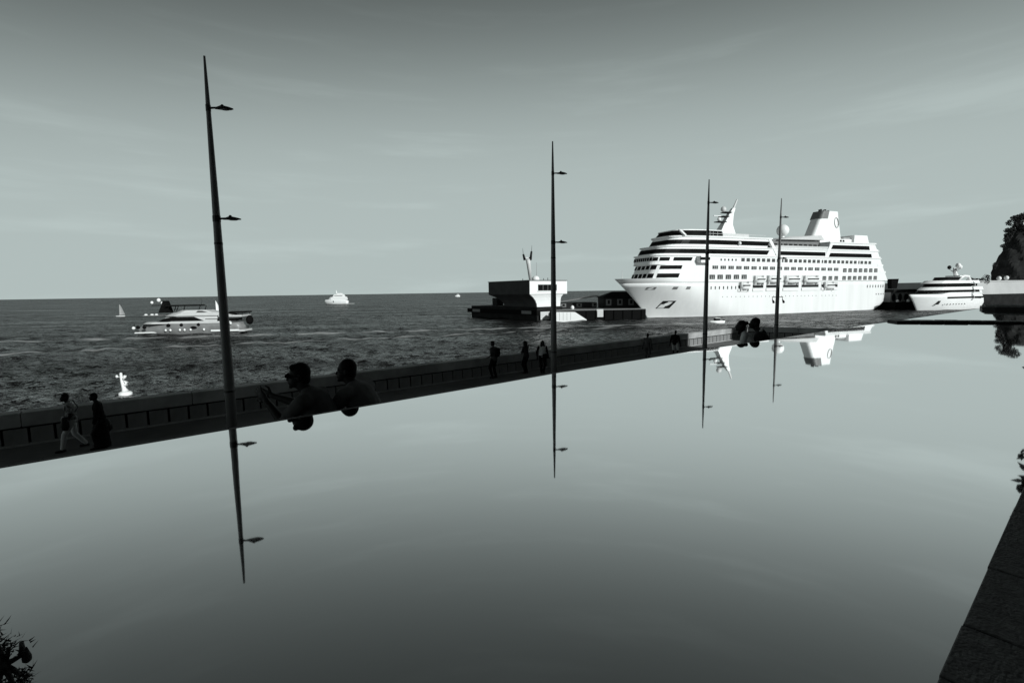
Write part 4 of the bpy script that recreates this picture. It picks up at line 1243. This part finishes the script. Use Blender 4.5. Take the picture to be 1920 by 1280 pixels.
shrub('flat bush on the white quay wall, middle of three', 1833, 526.5, 236, (2.8, 2, 1.2), 300)
shrub('tall pointed bush on the white quay wall beside the headland', 1849, 524, 236, (1.9, 1.6, 2.6), 320)
shrub('tuft of brush clinging to the headland face, halfway up', 1881, 461, 259, (1.3, 1.3, 1.0), 160)
shrub('tuft of brush low on the headland edge', 1866, 497, 259, (1.1, 1.2, 1.5), 160)
shrub('tuft of brush just under the headland pine', 1887, 449, 259, (1.6, 1.5, 1.4), 200)
for i, (px, py, lab) in enumerate(((1873, 522, 'small white dome on the quay wall below the headland, left one'), (1887, 521, 'small white dome on the quay wall below the headland, right one'))):
    o = MB().ell((0, 0, 0.9), (1.0, 1.0, 1.1), 12, 8).build('quay_dome', M['white'], smooth=True, loc=at_y(px, py, 244) - Vector((0, 0, 0.9)))
    tag(o, lab, 'dome', 'white domes on the quay')
mb2 = empty('moored_boat', at_z(1905, 573, 0), R(5))
tag(mb2, 'pale boat hauled out against the dark quay at the right edge', 'boat')
q_ = at_y(1895, 556, mb2.location.y) - mb2.location
MB().loft([quad_ring(q_.x, q_.x + 22, -1.4, 1.4, q_.z - 1.0), quad_ring(q_.x - 1.6, q_.x + 23, -1.7, 1.7, q_.z + 1.4)]).build('hull', M['offwhite'], mb2)
MB().bbox(q_.x + 4, q_.x + 9, -1.2, 1.2, q_.z + 1.403, q_.z + 2.9, 0.1).build('cabin', M['white'], mb2)
for x in (2, 12):
    MB().box(q_.x + x, q_.x + x + 0.5, -0.8, 0.8, 0, q_.z - 1.0).build('boat_cradle', M['dark'], mb2)

# tree beside the far coping, seen only as a dark edge in the mirror of the pool
tb2 = W(16.0, -1.16, 9.55)
cl2 = []
for i in range(12):
    t = i / 11
    cl2.append(((0.25 * math.sin(i * 2.1), 0.25 * math.cos(i * 1.7), 1.6 + 7.5 * t), (2.35 - 0.4 * abs(t - 0.55), 2.35 - 0.4 * abs(t - 0.55), 0.85)))
tree('cypress_tree', 'dark dense tree mirrored at the right edge of the pool', tb2, 7.5, 0.22, cl2, 4500, 0.12)
# ------------------------------------------------------------------ people
def lathe_capsule(mb, p0, p1, r0, r1, seg=12):
    p0, p1 = Vector(p0), Vector(p1)
    d = p1 - p0
    if d.length < 1e-6:
        d = Vector((0, 0, 1e-4))
    u = d.normalized()
    pts, rad = [], []
    for k in range(4):
        a = math.pi / 2 * (1 - k / 4)
        pts.append(p0 - u * (r0 * math.sin(a) * 0.999))
        rad.append(max(r0 * math.cos(a), 0.002))
    pts.append(p0)
    rad.append(r0)
    pts.append(p1)
    rad.append(r1)
    for k in range(1, 5):
        a = math.pi / 2 * k / 4
        pts.append(p1 + u * (r1 * math.sin(a) * 0.999))
        rad.append(max(r1 * math.cos(a), 0.002))
    a_ = u.cross(Vector((0, 0, 1)) if abs(u.z) < 0.95 else Vector((1, 0, 0))).normalized()
    b_ = u.cross(a_)
    rings = [[tuple(p + a_ * (r * math.cos(t)) - b_ * (r * math.sin(t))) for t in [2 * math.pi * k / seg for k in range(seg)]] for p, r in zip(pts, rad)]
    mb.loft(rings)
def oriented_ell(mb, c, r, rot=None, seg=16, rings=10):
    t = MB().ell((0, 0, 0), r, seg, rings)
    rot = rot or Matrix.Identity(3)
    mb.add([tuple(Vector(c) + rot @ Vector(v)) for v in t.v], t.f)
def remesh(mb, voxel, name, smooth_it=3):
    me = mb.mesh('raw_' + name)
    o = bpy.data.objects.new('raw_' + name, me)
    COL.objects.link(o)
    m = o.modifiers.new('r', 'REMESH')
    m.mode = 'VOXEL'
    m.voxel_size = voxel
    m.use_smooth_shade = True
    sm = o.modifiers.new('s', 'SMOOTH')
    sm.factor = 0.5
    sm.iterations = smooth_it
    dg = bpy.context.evaluated_depsgraph_get()
    out = bpy.data.meshes.new_from_object(o.evaluated_get(dg))
    out.name = name
    bpy.data.objects.remove(o)
    bpy.data.meshes.remove(me)
    out.polygons.foreach_set('use_smooth', [True] * len(out.polygons))
    return out
def ik(a, b, l1, l2, pole):
    a, b, pole = Vector(a), Vector(b), Vector(pole)
    d = b - a
    D = min(d.length, (l1 + l2) * 0.999)
    u = d.normalized()
    x = (l1 * l1 - l2 * l2 + D * D) / (2 * D)
    h = math.sqrt(max(0, l1 * l1 - x * x))
    p = (pole - u * pole.dot(u))
    p = p.normalized() if p.length > 1e-6 else Vector((0, 0, 1))
    return a + u * x + p * h, a + u * D
def rotz(a):
    return Matrix.Rotation(a, 3, 'Z')
def person(label, loc, yaw, H=1.72, seated=False, lean=0.05, torso_yaw=0.0, head_yaw=0.0, head_pitch=0.0, side=0.0, twist=None,
           hands=None, feet=None, shirt='shirtmid', trousers='trousermid', shoes='leather', hair='short', hair_m='hair', dress=None, hs=0.93,
           sleeves='short', build=1.0, voxel=0.012, group='people on the promenade', extra=None, poles=None, hand_open=False, shorts=False):
    """local frame: +y is where the person faces, +x their right, z up from the ground (or from the seat when seated)"""
    k = H / 1.72
    w_ = build
    root = None
    th, sh = 0.43 * k, 0.42 * k
    ua, fa = 0.295 * k, 0.255 * k
    pel = Vector((0, 0, 0.10 * k)) if seated else Vector((0, 0, 0.90 * k))
    Rt = rotz(torso_yaw) @ Matrix.Rotation(side, 3, 'Y') @ Matrix.Rotation(-lean, 3, 'X')
    def T(x, y, z):
        return pel + Rt @ Vector((x * k, y * k, z * k))
    shL, shR = T(-0.175 * w_, 0, 0.46), T(0.175 * w_, 0, 0.46)
    neck, headb = T(0, 0.0, 0.50), T(0, 0.03, 0.575)
    hc = headb + Vector((0, 0, 0.115 * k)) + (Rt @ Vector((0, 0.02, 0))) * k
    Rh = rotz(torso_yaw + head_yaw) @ Matrix.Rotation(-head_pitch, 3, 'X')
    kh = k * hs
    def Hd(x, y, z):
        return hc + Rh @ Vector((x * kh, y * kh, z * kh))
    hipL, hipR = pel + Vector((-0.095 * k * w_, 0, -0.02)), pel + Vector((0.095 * k * w_, 0, -0.02))
    hands = hands or ((-0.27, 0.03, 0.74), (0.27, 0.03, 0.74))
    feet = feet or ((-0.10, 0.0, 0.0), (0.10, 0.02, 0.0))
    P = lambda q: Vector(q) * k
    hL, hR = P(hands[0]), P(hands[1])
    poles = poles or (Vector((-0.3, -1, -0.2)), Vector((0.3, -1, -0.2)))
    eL, wL = ik(shL, hL, ua, fa, poles[0])
    eR, wR = ik(shR, hR, ua, fa, poles[1])
    fL, fR = P(feet[0]) + Vector((0, 0, 0.085 * k)), P(feet[1]) + Vector((0, 0, 0.085 * k))
    kL, aL = ik(hipL, fL, th, sh, Vector((-0.15, 1, 0.3)))
    kR, aR = ik(hipR, fR, th, sh, Vector((0.15, 1, 0.3)))
    def torso(mb, g=0.0, low=True):
        for c, r in (((0, -0.005, 0.03), (0.165 * w_, 0.125, 0.12)), ((0, 0.0, 0.17), (0.145 * w_, 0.11 * w_, 0.15)), ((0, 0.0, 0.33), (0.165 * w_, 0.115, 0.17)), ((0, -0.01, 0.42), (0.16 * w_, 0.10, 0.10))):
            if not low and c[2] < 0.1:
                continue
            oriented_ell(mb, T(*c), tuple((q + g) * k for q in r), Rt)
        lathe_capsule(mb, T(-0.14 * w_, -0.005, 0.455), T(0.14 * w_, -0.005, 0.455), (0.062 + g) * k, (0.062 + g) * k)
        lathe_capsule(mb, T(-0.10, -0.005, 0.47), T(0, 0, 0.52), (0.05 + g) * k, (0.052 + g * 0.5) * k)
        lathe_capsule(mb, T(0.10, -0.005, 0.47), T(0, 0, 0.52), (0.05 + g) * k, (0.052 + g * 0.5) * k)
    def hand(mb, e, w, sgn, spread):
        d = (w - e).normalized()
        n0 = Vector((0, 0, 1)) if abs(d.z) < 0.9 else Rt @ Vector((0, 1, 0))
        sd = d.cross(n0).normalized() * sgn
        if spread:
            n0 = Vector((1, -0.2, 0.1))
            sd = d.cross(n0).normalized() * sgn
        nn = sd.cross(d).normalized()
        pc = w + d * 0.05 * k
        oriented_ell(mb, pc, (0.042 * k, 0.052 * k, 0.020 * k), Matrix((sd, d, nn)).transposed())
        for i, ln in enumerate((0.066, 0.076, 0.070, 0.054)):
            off = (-0.030 + 0.020 * i)
            base = w + d * 0.088 * k + sd * off * k
            dirn = (d + sd * off * (6 if spread else 2) - nn * (0.1 if spread else 0.45)).normalized()
            mid = base + dirn * ln * 0.55 * k
            tip = mid + (dirn - nn * (0.15 if spread else 0.7)).normalized() * ln * 0.5 * k
            lathe_capsule(mb, base, mid, 0.0105 * k, 0.0095 * k, 8)
            lathe_capsule(mb, mid, tip, 0.0095 * k, 0.008 * k, 8)
        tb = w + d * 0.03 * k - sd * 0.036 * k
        tm = tb + (d * 0.6 - sd * 0.8).normalized() * 0.04 * k
        lathe_capsule(mb, tb, tm, 0.013 * k, 0.011 * k, 8)
        lathe_capsule(mb, tm, tm + (d - sd * 0.2).normalized() * 0.032 * k, 0.011 * k, 0.009 * k, 8)
    # body: one continuous surface
    mb = MB()
    torso(mb)
    lathe_capsule(mb, neck, headb + Vector((0, 0, 0.03 * k)), 0.056 * k, 0.053 * k)
    oriented_ell(mb, Hd(0, 0, 0.02), (0.074 * kh, 0.094 * kh, 0.105 * kh), Rh)
    oriented_ell(mb, Hd(0, 0.035, -0.055), (0.058 * kh, 0.066 * kh, 0.066 * kh), Rh)
    lathe_capsule(mb, Hd(0, 0.088, 0.0), Hd(0, 0.112, -0.034), 0.010 * kh, 0.015 * kh, 8)
    lathe_capsule(mb, Hd(-0.022, 0.094, -0.068), Hd(0.022, 0.094, -0.068), 0.010 * kh, 0.010 * kh, 8)
    lathe_capsule(mb, Hd(-0.012, 0.080, -0.105), Hd(0.012, 0.080, -0.105), 0.020 * kh, 0.020 * kh, 8)
    lathe_capsule(mb, Hd(-0.035, 0.083, 0.018), Hd(0.035, 0.083, 0.018), 0.013 * kh, 0.013 * kh, 8)
    for sx in (-1, 1):
        oriented_ell(mb, Hd(sx * 0.078, -0.008, -0.01), (0.012 * kh, 0.022 * kh, 0.034 * kh), Rh)
    for a, e, w, sg in ((shL, eL, wL, -1), (shR, eR, wR, 1)):
        lathe_capsule(mb, a, e, 0.052 * k * w_, 0.040 * k * w_)
        lathe_capsule(mb, e, w, 0.041 * k * w_, 0.027 * k)
        hand(mb, e, w, sg, hand_open)
    for h_, kn, an, sg in ((hipL, kL, aL, -1), (hipR, kR, aR, 1)):
        lathe_capsule(mb, h_, kn, 0.082 * k * w_, 0.056 * k)
        lathe_capsule(mb, kn, an, 0.055 * k, 0.038 * k)
        lathe_capsule(mb, an + Vector((0, -0.03, -0.045)) * k, an + Vector((sg * 0.02, 0.13, -0.055)) * k, 0.036 * k, 0.028 * k)
    body = bpy.data.objects.new('person', remesh(mb, voxel, 'person_body'))
    COL.objects.link(body)
    body.data.materials.append(M['skin'])
    body.location = loc
    body.rotation_euler = (0, 0, yaw)
    tag(body, label, 'person', group)
    def part(name, mbx, m, vx=None, it=3):
        o = bpy.data.objects.new(name, remesh(mbx, vx or voxel, name, it))
        COL.objects.link(o)
        o.data.materials.append(M[m])
        o.parent = body
        return o
    # shirt
    if dress != 'full' and shirt:
        mb = MB()
        torso(mb, 0.014)
        for a, e, w in ((shL, eL, wL), (shR, eR, wR)):
            if sleeves == 'long':
                lathe_capsule(mb, a, e, 0.066 * k * w_, 0.054 * k * w_)
                lathe_capsule(mb, e, e + (w - e) * 0.95, 0.054 * k * w_, 0.038 * k)
            elif sleeves == 'short':
                lathe_capsule(mb, a, a + (e - a) * 0.66, 0.064 * k * w_, 0.056 * k * w_)
        for c, r in (((0, 0, -0.03), (0.178 * w_, 0.138, 0.10)),):
            oriented_ell(mb, T(*c), tuple(q * k for q in r), Rt)
        part('shirt', mb, shirt)
    if dress:
        mb = MB()
        hem = 0.06 if dress in ('full', 'long') else 0.45
        torso(mb, 0.018)
        cb_ = (fL + fR) / 2
        n_ = 9
        for i in range(n_):
            t = i / (n_ - 1)
            z = pel.z + 0.05 * k + (hem * k - pel.z) * t
            cx_ = pel.x * (1 - t) + cb_.x * t
            cy_ = pel.y * (1 - t) + cb_.y * t
            rr_ = (0.165 * w_ + 0.075 * t) * k
            oriented_ell(mb, (cx_, cy_, z), (rr_, rr_ * 0.85, 0.12 * k))
        for a, e, w in ((shL, eL, wL), (shR, eR, wR)):
            lathe_capsule(mb, a, e, 0.066 * k, 0.058 * k)
            lathe_capsule(mb, e, e + (w - e) * 0.92, 0.060 * k, 0.056 * k)
        part('dress', mb, shirt if dress == 'full' else trousers)
    if not dress:
        mb = MB()
        oriented_ell(mb, pel + Vector((0, 0, 0.01)), (0.178 * w_ * k, 0.137 * k, 0.125 * k))
        for h_, kn, an in ((hipL, kL, aL), (hipR, kR, aR)):
            lathe_capsule(mb, h_, kn, 0.096 * k * w_, 0.072 * k)
            if not shorts:
                lathe_capsule(mb, kn, kn + (an - kn) * 0.93, 0.071 * k, 0.058 * k)
        part('trousers', mb, trousers)
    for an, sg in ((aL, -1), (aR, 1)):
        mb = MB()
        lathe_capsule(mb, an + Vector((0, -0.035, -0.042)) * k, an + Vector((sg * 0.022, 0.14, -0.052)) * k, 0.044 * k, 0.036 * k)
        part('shoe', mb, shoes)
    mb = MB()
    oriented_ell(mb, Hd(0, -0.014, 0.036), (0.081 * kh, 0.097 * kh, 0.100 * kh), Rh)
    oriented_ell(mb, Hd(0, -0.045, -0.02), (0.074 * kh, 0.062 * kh, 0.085 * kh), Rh)
    if hair == 'short':
        lathe_capsule(mb, Hd(-0.04, 0.055, 0.09), Hd(0.04, 0.055, 0.09), 0.03 * kh, 0.03 * kh)
    if hair == 'long':
        for x in (-0.05, 0.0, 0.05):
            lathe_capsule(mb, Hd(x, -0.055, 0.03), Hd(x * 1.5, -0.085, -0.30), 0.062 * kh, 0.045 * kh)
        lathe_capsule(mb, Hd(-0.07, 0.01, 0.05), Hd(-0.085, 0.0, -0.20), 0.035 * kh, 0.04 * kh)
        lathe_capsule(mb, Hd(0.07, 0.01, 0.05), Hd(0.085, 0.0, -0.20), 0.035 * kh, 0.04 * kh)
    if hair == 'scarf':
        lathe_capsule(mb, Hd(0, 0.0, 0.03), Hd(0, -0.03, -0.14), 0.10 * kh, 0.12 * kh)
    if hair == 'bun':
        oriented_ell(mb, Hd(0.0, -0.11, 0.075), (0.045 * kh, 0.045 * kh, 0.045 * kh))
        lathe_capsule(mb, Hd(-0.06, -0.03, 0.02), Hd(-0.075, 0.03, -0.16), 0.035 * kh, 0.03 * kh)
    part('hair', mb, hair_m)
    if extra:
        extra(body, dict(T=T, Hd=Hd, k=k, shL=shL, shR=shR, eL=eL, eR=eR, wL=wL, wR=wR, Rt=Rt, Rh=Rh, pel=pel))
    return body, dict(T=T, Hd=Hd, k=k, shL=shL, shR=shR, eL=eL, eR=eR, wL=wL, wR=wR, Rt=Rt, Rh=Rh, pel=pel)
def on_promenade(px, py, z=PZ):
    return at_z(px, py, z)
def bag(name, label, body, centre, r, strap_pts=None, m='leather', cat='bag', flat=None):
    root = empty(name, body.matrix_basis @ Vector(centre) if False else Matrix.Translation(body.location) @ Matrix.Rotation(body.rotation_euler.z, 4, 'Z') @ Vector(centre), body.rotation_euler.z)
    tag(root, label, cat, 'bags carried by the walkers')
    mb = MB()
    rr = []
    for t in (-1, -0.92, -0.6, 0, 0.6, 0.92, 1):
        q = (1 - abs(t) ** 4 * 0.45)
        rr.append([(r[0] * q * sx, r[1] * q * sy, r[2] * t) for sx, sy in ((-1, -0.6), (-0.8, -1), (0.8, -1), (1, -0.6), (1, 0.6), (0.8, 1), (-0.8, 1), (-1, 0.6))])
    mb.loft(rr).build('bag_body', M[m], root, smooth=True)
    MB().box(-r[0] * 0.7, r[0] * 0.7, -r[1] * 1.08, -r[1] * 0.98, -r[2] * 0.6, r[2] * 0.2).build('front_pocket', M[m], root)
    if strap_pts:
        c = Vector(centre)
        MB().path([Vector(p) - c for p in strap_pts], 0.016, 6).build('strap', M[m], root, smooth=True)
    return root

# the strolling pair on the left, heading left
YL = math.atan2(E1.y, E1.x) + math.pi / 2            # facing against E1 (towards the left of the picture)
pos = on_promenade(141, 842)
b1, j1 = person('walker in a patterned shirt and pale trousers, striding left', pos, YL + 0.1, H=1.66, lean=0.10, head_yaw=0.15, head_pitch=-0.1,
    hands=((-0.26, 0.18, 0.86), (0.26, -0.16, 0.80)), feet=((-0.09, 0.27, 0.0), (0.09, -0.27, 0.02)), shirt='shirtprint', trousers='trouserlight', build=1.06)
bag('shoulder_bag', 'black shoulder bag of the walker in pale trousers', b1, (-0.20, 0.16, 0.82), (0.13, 0.08, 0.19),
    [(-0.20, 0.16, 1.0), (-0.16, 0.14, 1.2), (0.0, 0.08, 1.42), (0.12, -0.06, 1.40), (0.02, -0.16, 1.2), (-0.18, 0.02, 0.98)])
pos = on_promenade(193, 839)
b2, j2 = person('walker in a long black robe beside the one in pale trousers', pos, YL + 0.1, H=1.64, lean=0.08, head_yaw=0.1,
    hands=((-0.30, 0.16, 0.80), (0.27, -0.08, 0.74)), feet=((-0.08, 0.14, 0.0), (0.08, -0.14, 0.0)), shirt='blackcloth', trousers='blackcloth', dress='full', hair='short', build=1.08)
bag('tote_bag', 'dark tote bag carried low by the robed walker', b2, (0.30, -0.10, 0.56), (0.10, 0.16, 0.18), [(0.30, -0.2, 0.72), (0.28, -0.1, 0.86), (0.30, 0.0, 0.72)])

# three people standing by the sea wall near the second lamp
YS = math.atan2(EN.y, EN.x) - math.pi / 2            # facing the sea
pos = on_promenade(927, 709)
b3, j3 = person('tall person with a dark backpack standing by the sea wall', pos, YS + 0.15, H=1.90, hands=((-0.20, 0.16, 0.98), (0.22, 0.12, 0.96)), feet=((-0.12, 0.0, 0), (0.13, 0.03, 0)),
    shirt='shirtmid', trousers='blackcloth', head_yaw=0.3)
bag('backpack', 'dark backpack on the tall person by the sea wall', b3, (0.06, -0.19, 1.32), (0.15, 0.08, 0.23), [(-0.1, -0.14, 1.5), (-0.14, 0.02, 1.58), (-0.14, 0.13, 1.42), (-0.12, 0.1, 1.2)], m='blackcloth')
pos = on_promenade(987, 700)
b4, j4 = person('woman with long dark hair and arms folded, middle of the three by the wall', pos, YS + 0.2, H=1.76, hands=((0.05, 0.22, 1.14), (-0.05, 0.22, 1.12)), feet=((-0.08, 0, 0), (0.09, 0.03, 0)),
    shirt='shirtdark', trousers='blackcloth', hair='long', sleeves='long', poles=(Vector((-1, -0.2, -0.6)), Vector((1, -0.2, -0.6))))
pos = on_promenade(1017, 699)
b5, j5 = person('woman in a pale vest with dark sleeves beside the second lamp', pos, YS + math.pi - 0.4, H=1.76, hands=((-0.30, 0.10, 0.86), (0.30, 0.08, 0.86)), feet=((-0.06, 0, 0), (0.07, 0.04, 0)),
    shirt='shirtlight', trousers='blackcloth', hair='long', sleeves='none', build=1.1)
def sleeve(body, j):
    for a, e, w in ((j['shL'], j['eL'], j['wL']), (j['shR'], j['eR'], j['wR'])):
        mb = MB()
        lathe_capsule(mb, a, e, 0.072, 0.058)
        lathe_capsule(mb, e, e + (w - e) * 0.9, 0.058, 0.042)
        o = bpy.data.objects.new('sleeve', remesh(mb, 0.012, 'sleeve'))
        COL.objects.link(o)
        o.data.materials.append(M['blackcloth'])
        o.parent = body
sleeve(b5, j5)
bag('handbag', 'dark handbag held in front by the woman in the pale vest', b5, (-0.10, 0.22, 0.92), (0.17, 0.07, 0.13), [(-0.22, 0.2, 1.0), (-0.2, 0.14, 1.25), (-0.12, 0.02, 1.48)], m='blackcloth')

# two men strolling away further along
pos = on_promenade(1213, 675)
person('person in a long pale grey tunic walking away past the lamp', pos, YS - 1.45, H=1.66, hands=((-0.30, -0.05, 0.70), (0.31, 0.08, 0.72)), feet=((-0.10, 0.05, 0), (0.11, -0.05, 0)),
    shirt='shirtmid', trousers='shirtmid', sleeves='long', build=1.12)
pos = on_promenade(1265, 670)
person('person in a black top and pale shorts walking away beside the sunlit wall', pos, YS - 1.4, H=1.74, hands=((-0.33, -0.06, 0.72), (0.33, 0.10, 0.74)), feet=((-0.11, -0.05, 0), (0.11, 0.06, 0)),
    shirt='blackcloth', trousers='shirtlight', sleeves='long', build=1.12, shorts=True)

# the two men seated on the bench in front, seen over the rim of the pool
SEAT = 9.565
FACE = YS
def seat_at(s, n_):
    return W(s, n_, SEAT)
def glasses(body, j):
    Hd, k = j['Hd'], j['k']
    mb = MB()
    for sx in (-1, 1):
        mb.path([Hd(sx * 0.012, 0.104, 0.004), Hd(sx * 0.035, 0.103, 0.006), Hd(sx * 0.058, 0.088, 0.004)], [0.016 * k, 0.022 * k, 0.016 * k], 8)
        mb.path([Hd(sx * 0.06, 0.088, 0.008), Hd(sx * 0.084, 0.0, 0.006)], 0.005 * k, 6)
    o = mb.build('sunglasses', M['black'], body, smooth=True)
_gp, _gy = seat_at(1.42, 4.26), FACE + 0.85
def to_local(p, k_=1.78 / 1.72):
    return tuple((rotz(-_gy) @ (Vector(p) - _gp)) / k_)
GEST = (to_local(at_y(500, 752, 4.22)), to_local(at_y(512, 742, 4.55)))
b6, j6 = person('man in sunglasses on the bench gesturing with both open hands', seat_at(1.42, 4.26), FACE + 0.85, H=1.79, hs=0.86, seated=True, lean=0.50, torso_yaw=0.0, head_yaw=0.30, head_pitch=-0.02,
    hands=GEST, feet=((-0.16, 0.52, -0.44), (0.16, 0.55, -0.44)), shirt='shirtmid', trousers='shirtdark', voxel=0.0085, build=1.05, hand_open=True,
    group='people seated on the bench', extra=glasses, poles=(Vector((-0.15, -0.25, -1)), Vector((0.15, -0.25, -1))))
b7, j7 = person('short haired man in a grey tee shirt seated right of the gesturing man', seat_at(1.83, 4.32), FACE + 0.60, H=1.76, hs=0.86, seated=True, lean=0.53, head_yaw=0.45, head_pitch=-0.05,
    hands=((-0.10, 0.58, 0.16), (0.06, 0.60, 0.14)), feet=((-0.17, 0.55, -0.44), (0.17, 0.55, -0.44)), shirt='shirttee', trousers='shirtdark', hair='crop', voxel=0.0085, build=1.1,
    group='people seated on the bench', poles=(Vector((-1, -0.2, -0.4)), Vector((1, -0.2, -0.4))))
b8, j8 = person('woman with tied up dark hair leaning on the man beside her', seat_at(9.58, 4.36), FACE + 0.35, H=1.64, seated=True, lean=0.38, side=0.12, head_yaw=0.2, head_pitch=-0.1,
    hands=((-0.20, 0.48, 0.20), (0.12, 0.5, 0.20)), feet=((-0.12, 0.5, -0.42), (0.12, 0.5, -0.42)), shirt='shirtlight', trousers='blackcloth', hair='bun', voxel=0.011,
    group='people seated on the bench')
b9, j9 = person('man in a dark jacket with a pale collar seated beside the woman', seat_at(10.18, 4.32), FACE + 0.40, H=1.74, seated=True, lean=0.42, side=-0.15, head_yaw=0.35, head_pitch=-0.2,
    hands=((-0.20, 0.52, 0.20), (0.18, 0.5, 0.20)), feet=((-0.15, 0.5, -0.44), (0.15, 0.5, -0.44)), shirt='shirtdark', trousers='blackcloth', sleeves='long', hair='crop', voxel=0.011, build=1.3,
    group='people seated on the bench')
cm = MB()
cm.path([j9['T'](-0.10, 0.02, 0.50), j9['T'](-0.09, -0.06, 0.515), j9['T'](0.0, -0.085, 0.53), j9['T'](0.09, -0.06, 0.515)], 0.026, 8)
cm.build('collar', M['shirtlight'], b9, smooth=True)

# ------------------------------------------------------------------ conifer twig leaning into the lower left corner
def conifer():
    base = W(-1.55, -0.30, 10.12)
    r_ = empty('conifer_sapling', base)
    tag(r_, 'dark conifer twig with needles and a cone, poking into the lower left corner', 'plant')
    def loc(px, py, dist):
        d_ = ray(px, py)
        return d_.normalized() * dist + Vector((0, 0, CAM_Z)) - base
    D = 0.92
    tip = loc(8, 1245, D)
    st = MB()
    st.path([(0, 0, -0.1), (0.02, 0.1, 0.22), tip * 0.62 + Vector((0, 0, 0.10)), tip], [0.016, 0.012, 0.007, 0.0045], 8)
    br = [((8, 1245), (41, 1228)), ((41, 1228), (40, 1203)), ((8, 1245), (16, 1215)), ((8, 1245), (40, 1265)), ((8, 1245), (0, 1225)), ((8, 1250), (26, 1285)), ((8, 1245), (-14, 1190)), ((8, 1250), (-10, 1285))]
    for a, b in br:
        st.path([loc(a[0], a[1], D), loc((a[0] + b[0]) / 2 + 1, (a[1] + b[1]) / 2, D + 0.005), loc(b[0], b[1], D + random.uniform(-0.03, 0.03))], [0.004, 0.003, 0.0022], 6)
    st.build('stem', M['bark'], r_, smooth=True)
    nd = MB()
    def tuft(px, py, n_, ln, up=0.6):
        c = loc(px, py, D + random.uniform(-0.02, 0.02))
        for _ in range(n_):
            dr = Vector((random.gauss(0, 1), random.gauss(0, 1), random.gauss(up, 0.9))).normalized()
            l_ = ln * random.uniform(0.6, 1.15)
            p = c + Vector((random.gauss(0, 0.006), random.gauss(0, 0.006), random.gauss(0, 0.006)))
            sd = dr.cross(Vector((random.uniform(-1, 1), random.uniform(-1, 1), 0.3))).normalized() * 0.0011
            nd.add([p - sd, p + sd, p + dr * l_], [(0, 1, 2)])
    for px, py, n_, ln in ((14, 1212, 42, 0.011), (19, 1222, 20, 0.007), (41, 1268, 80, 0.011), (39, 1282, 60, 0.011), (9, 1246, 26, 0.008), (-3, 1176, 16, 0.013), (0, 1224, 16, 0.010), (-9, 1214, 26, 0.012), (-2, 1280, 30, 0.011), (-12, 1270, 30, 0.014), (26, 1292, 20, 0.010), (40, 1205, 5, 0.010)):
        tuft(px, py, n_, ln)
    o = nd.build('needles', M['needle'], r_)
    cn = MB()
    c = loc(50, 1230, D)
    cn.path([c + Vector((0, 0, -0.0075)), c + Vector((0, 0, -0.005)), c, c + Vector((0, 0, 0.006)), c + Vector((0.001, 0, 0.0125))], [0.002, 0.0045, 0.0047, 0.003, 0.0008], 10)
    cn.build('cone', M['bark'], r_, smooth=True)
    MB().path([loc(41, 1228, D), loc(49, 1228, D)], 0.0016, 6).build('cone_stalk', M['bark'], r_)
conifer()
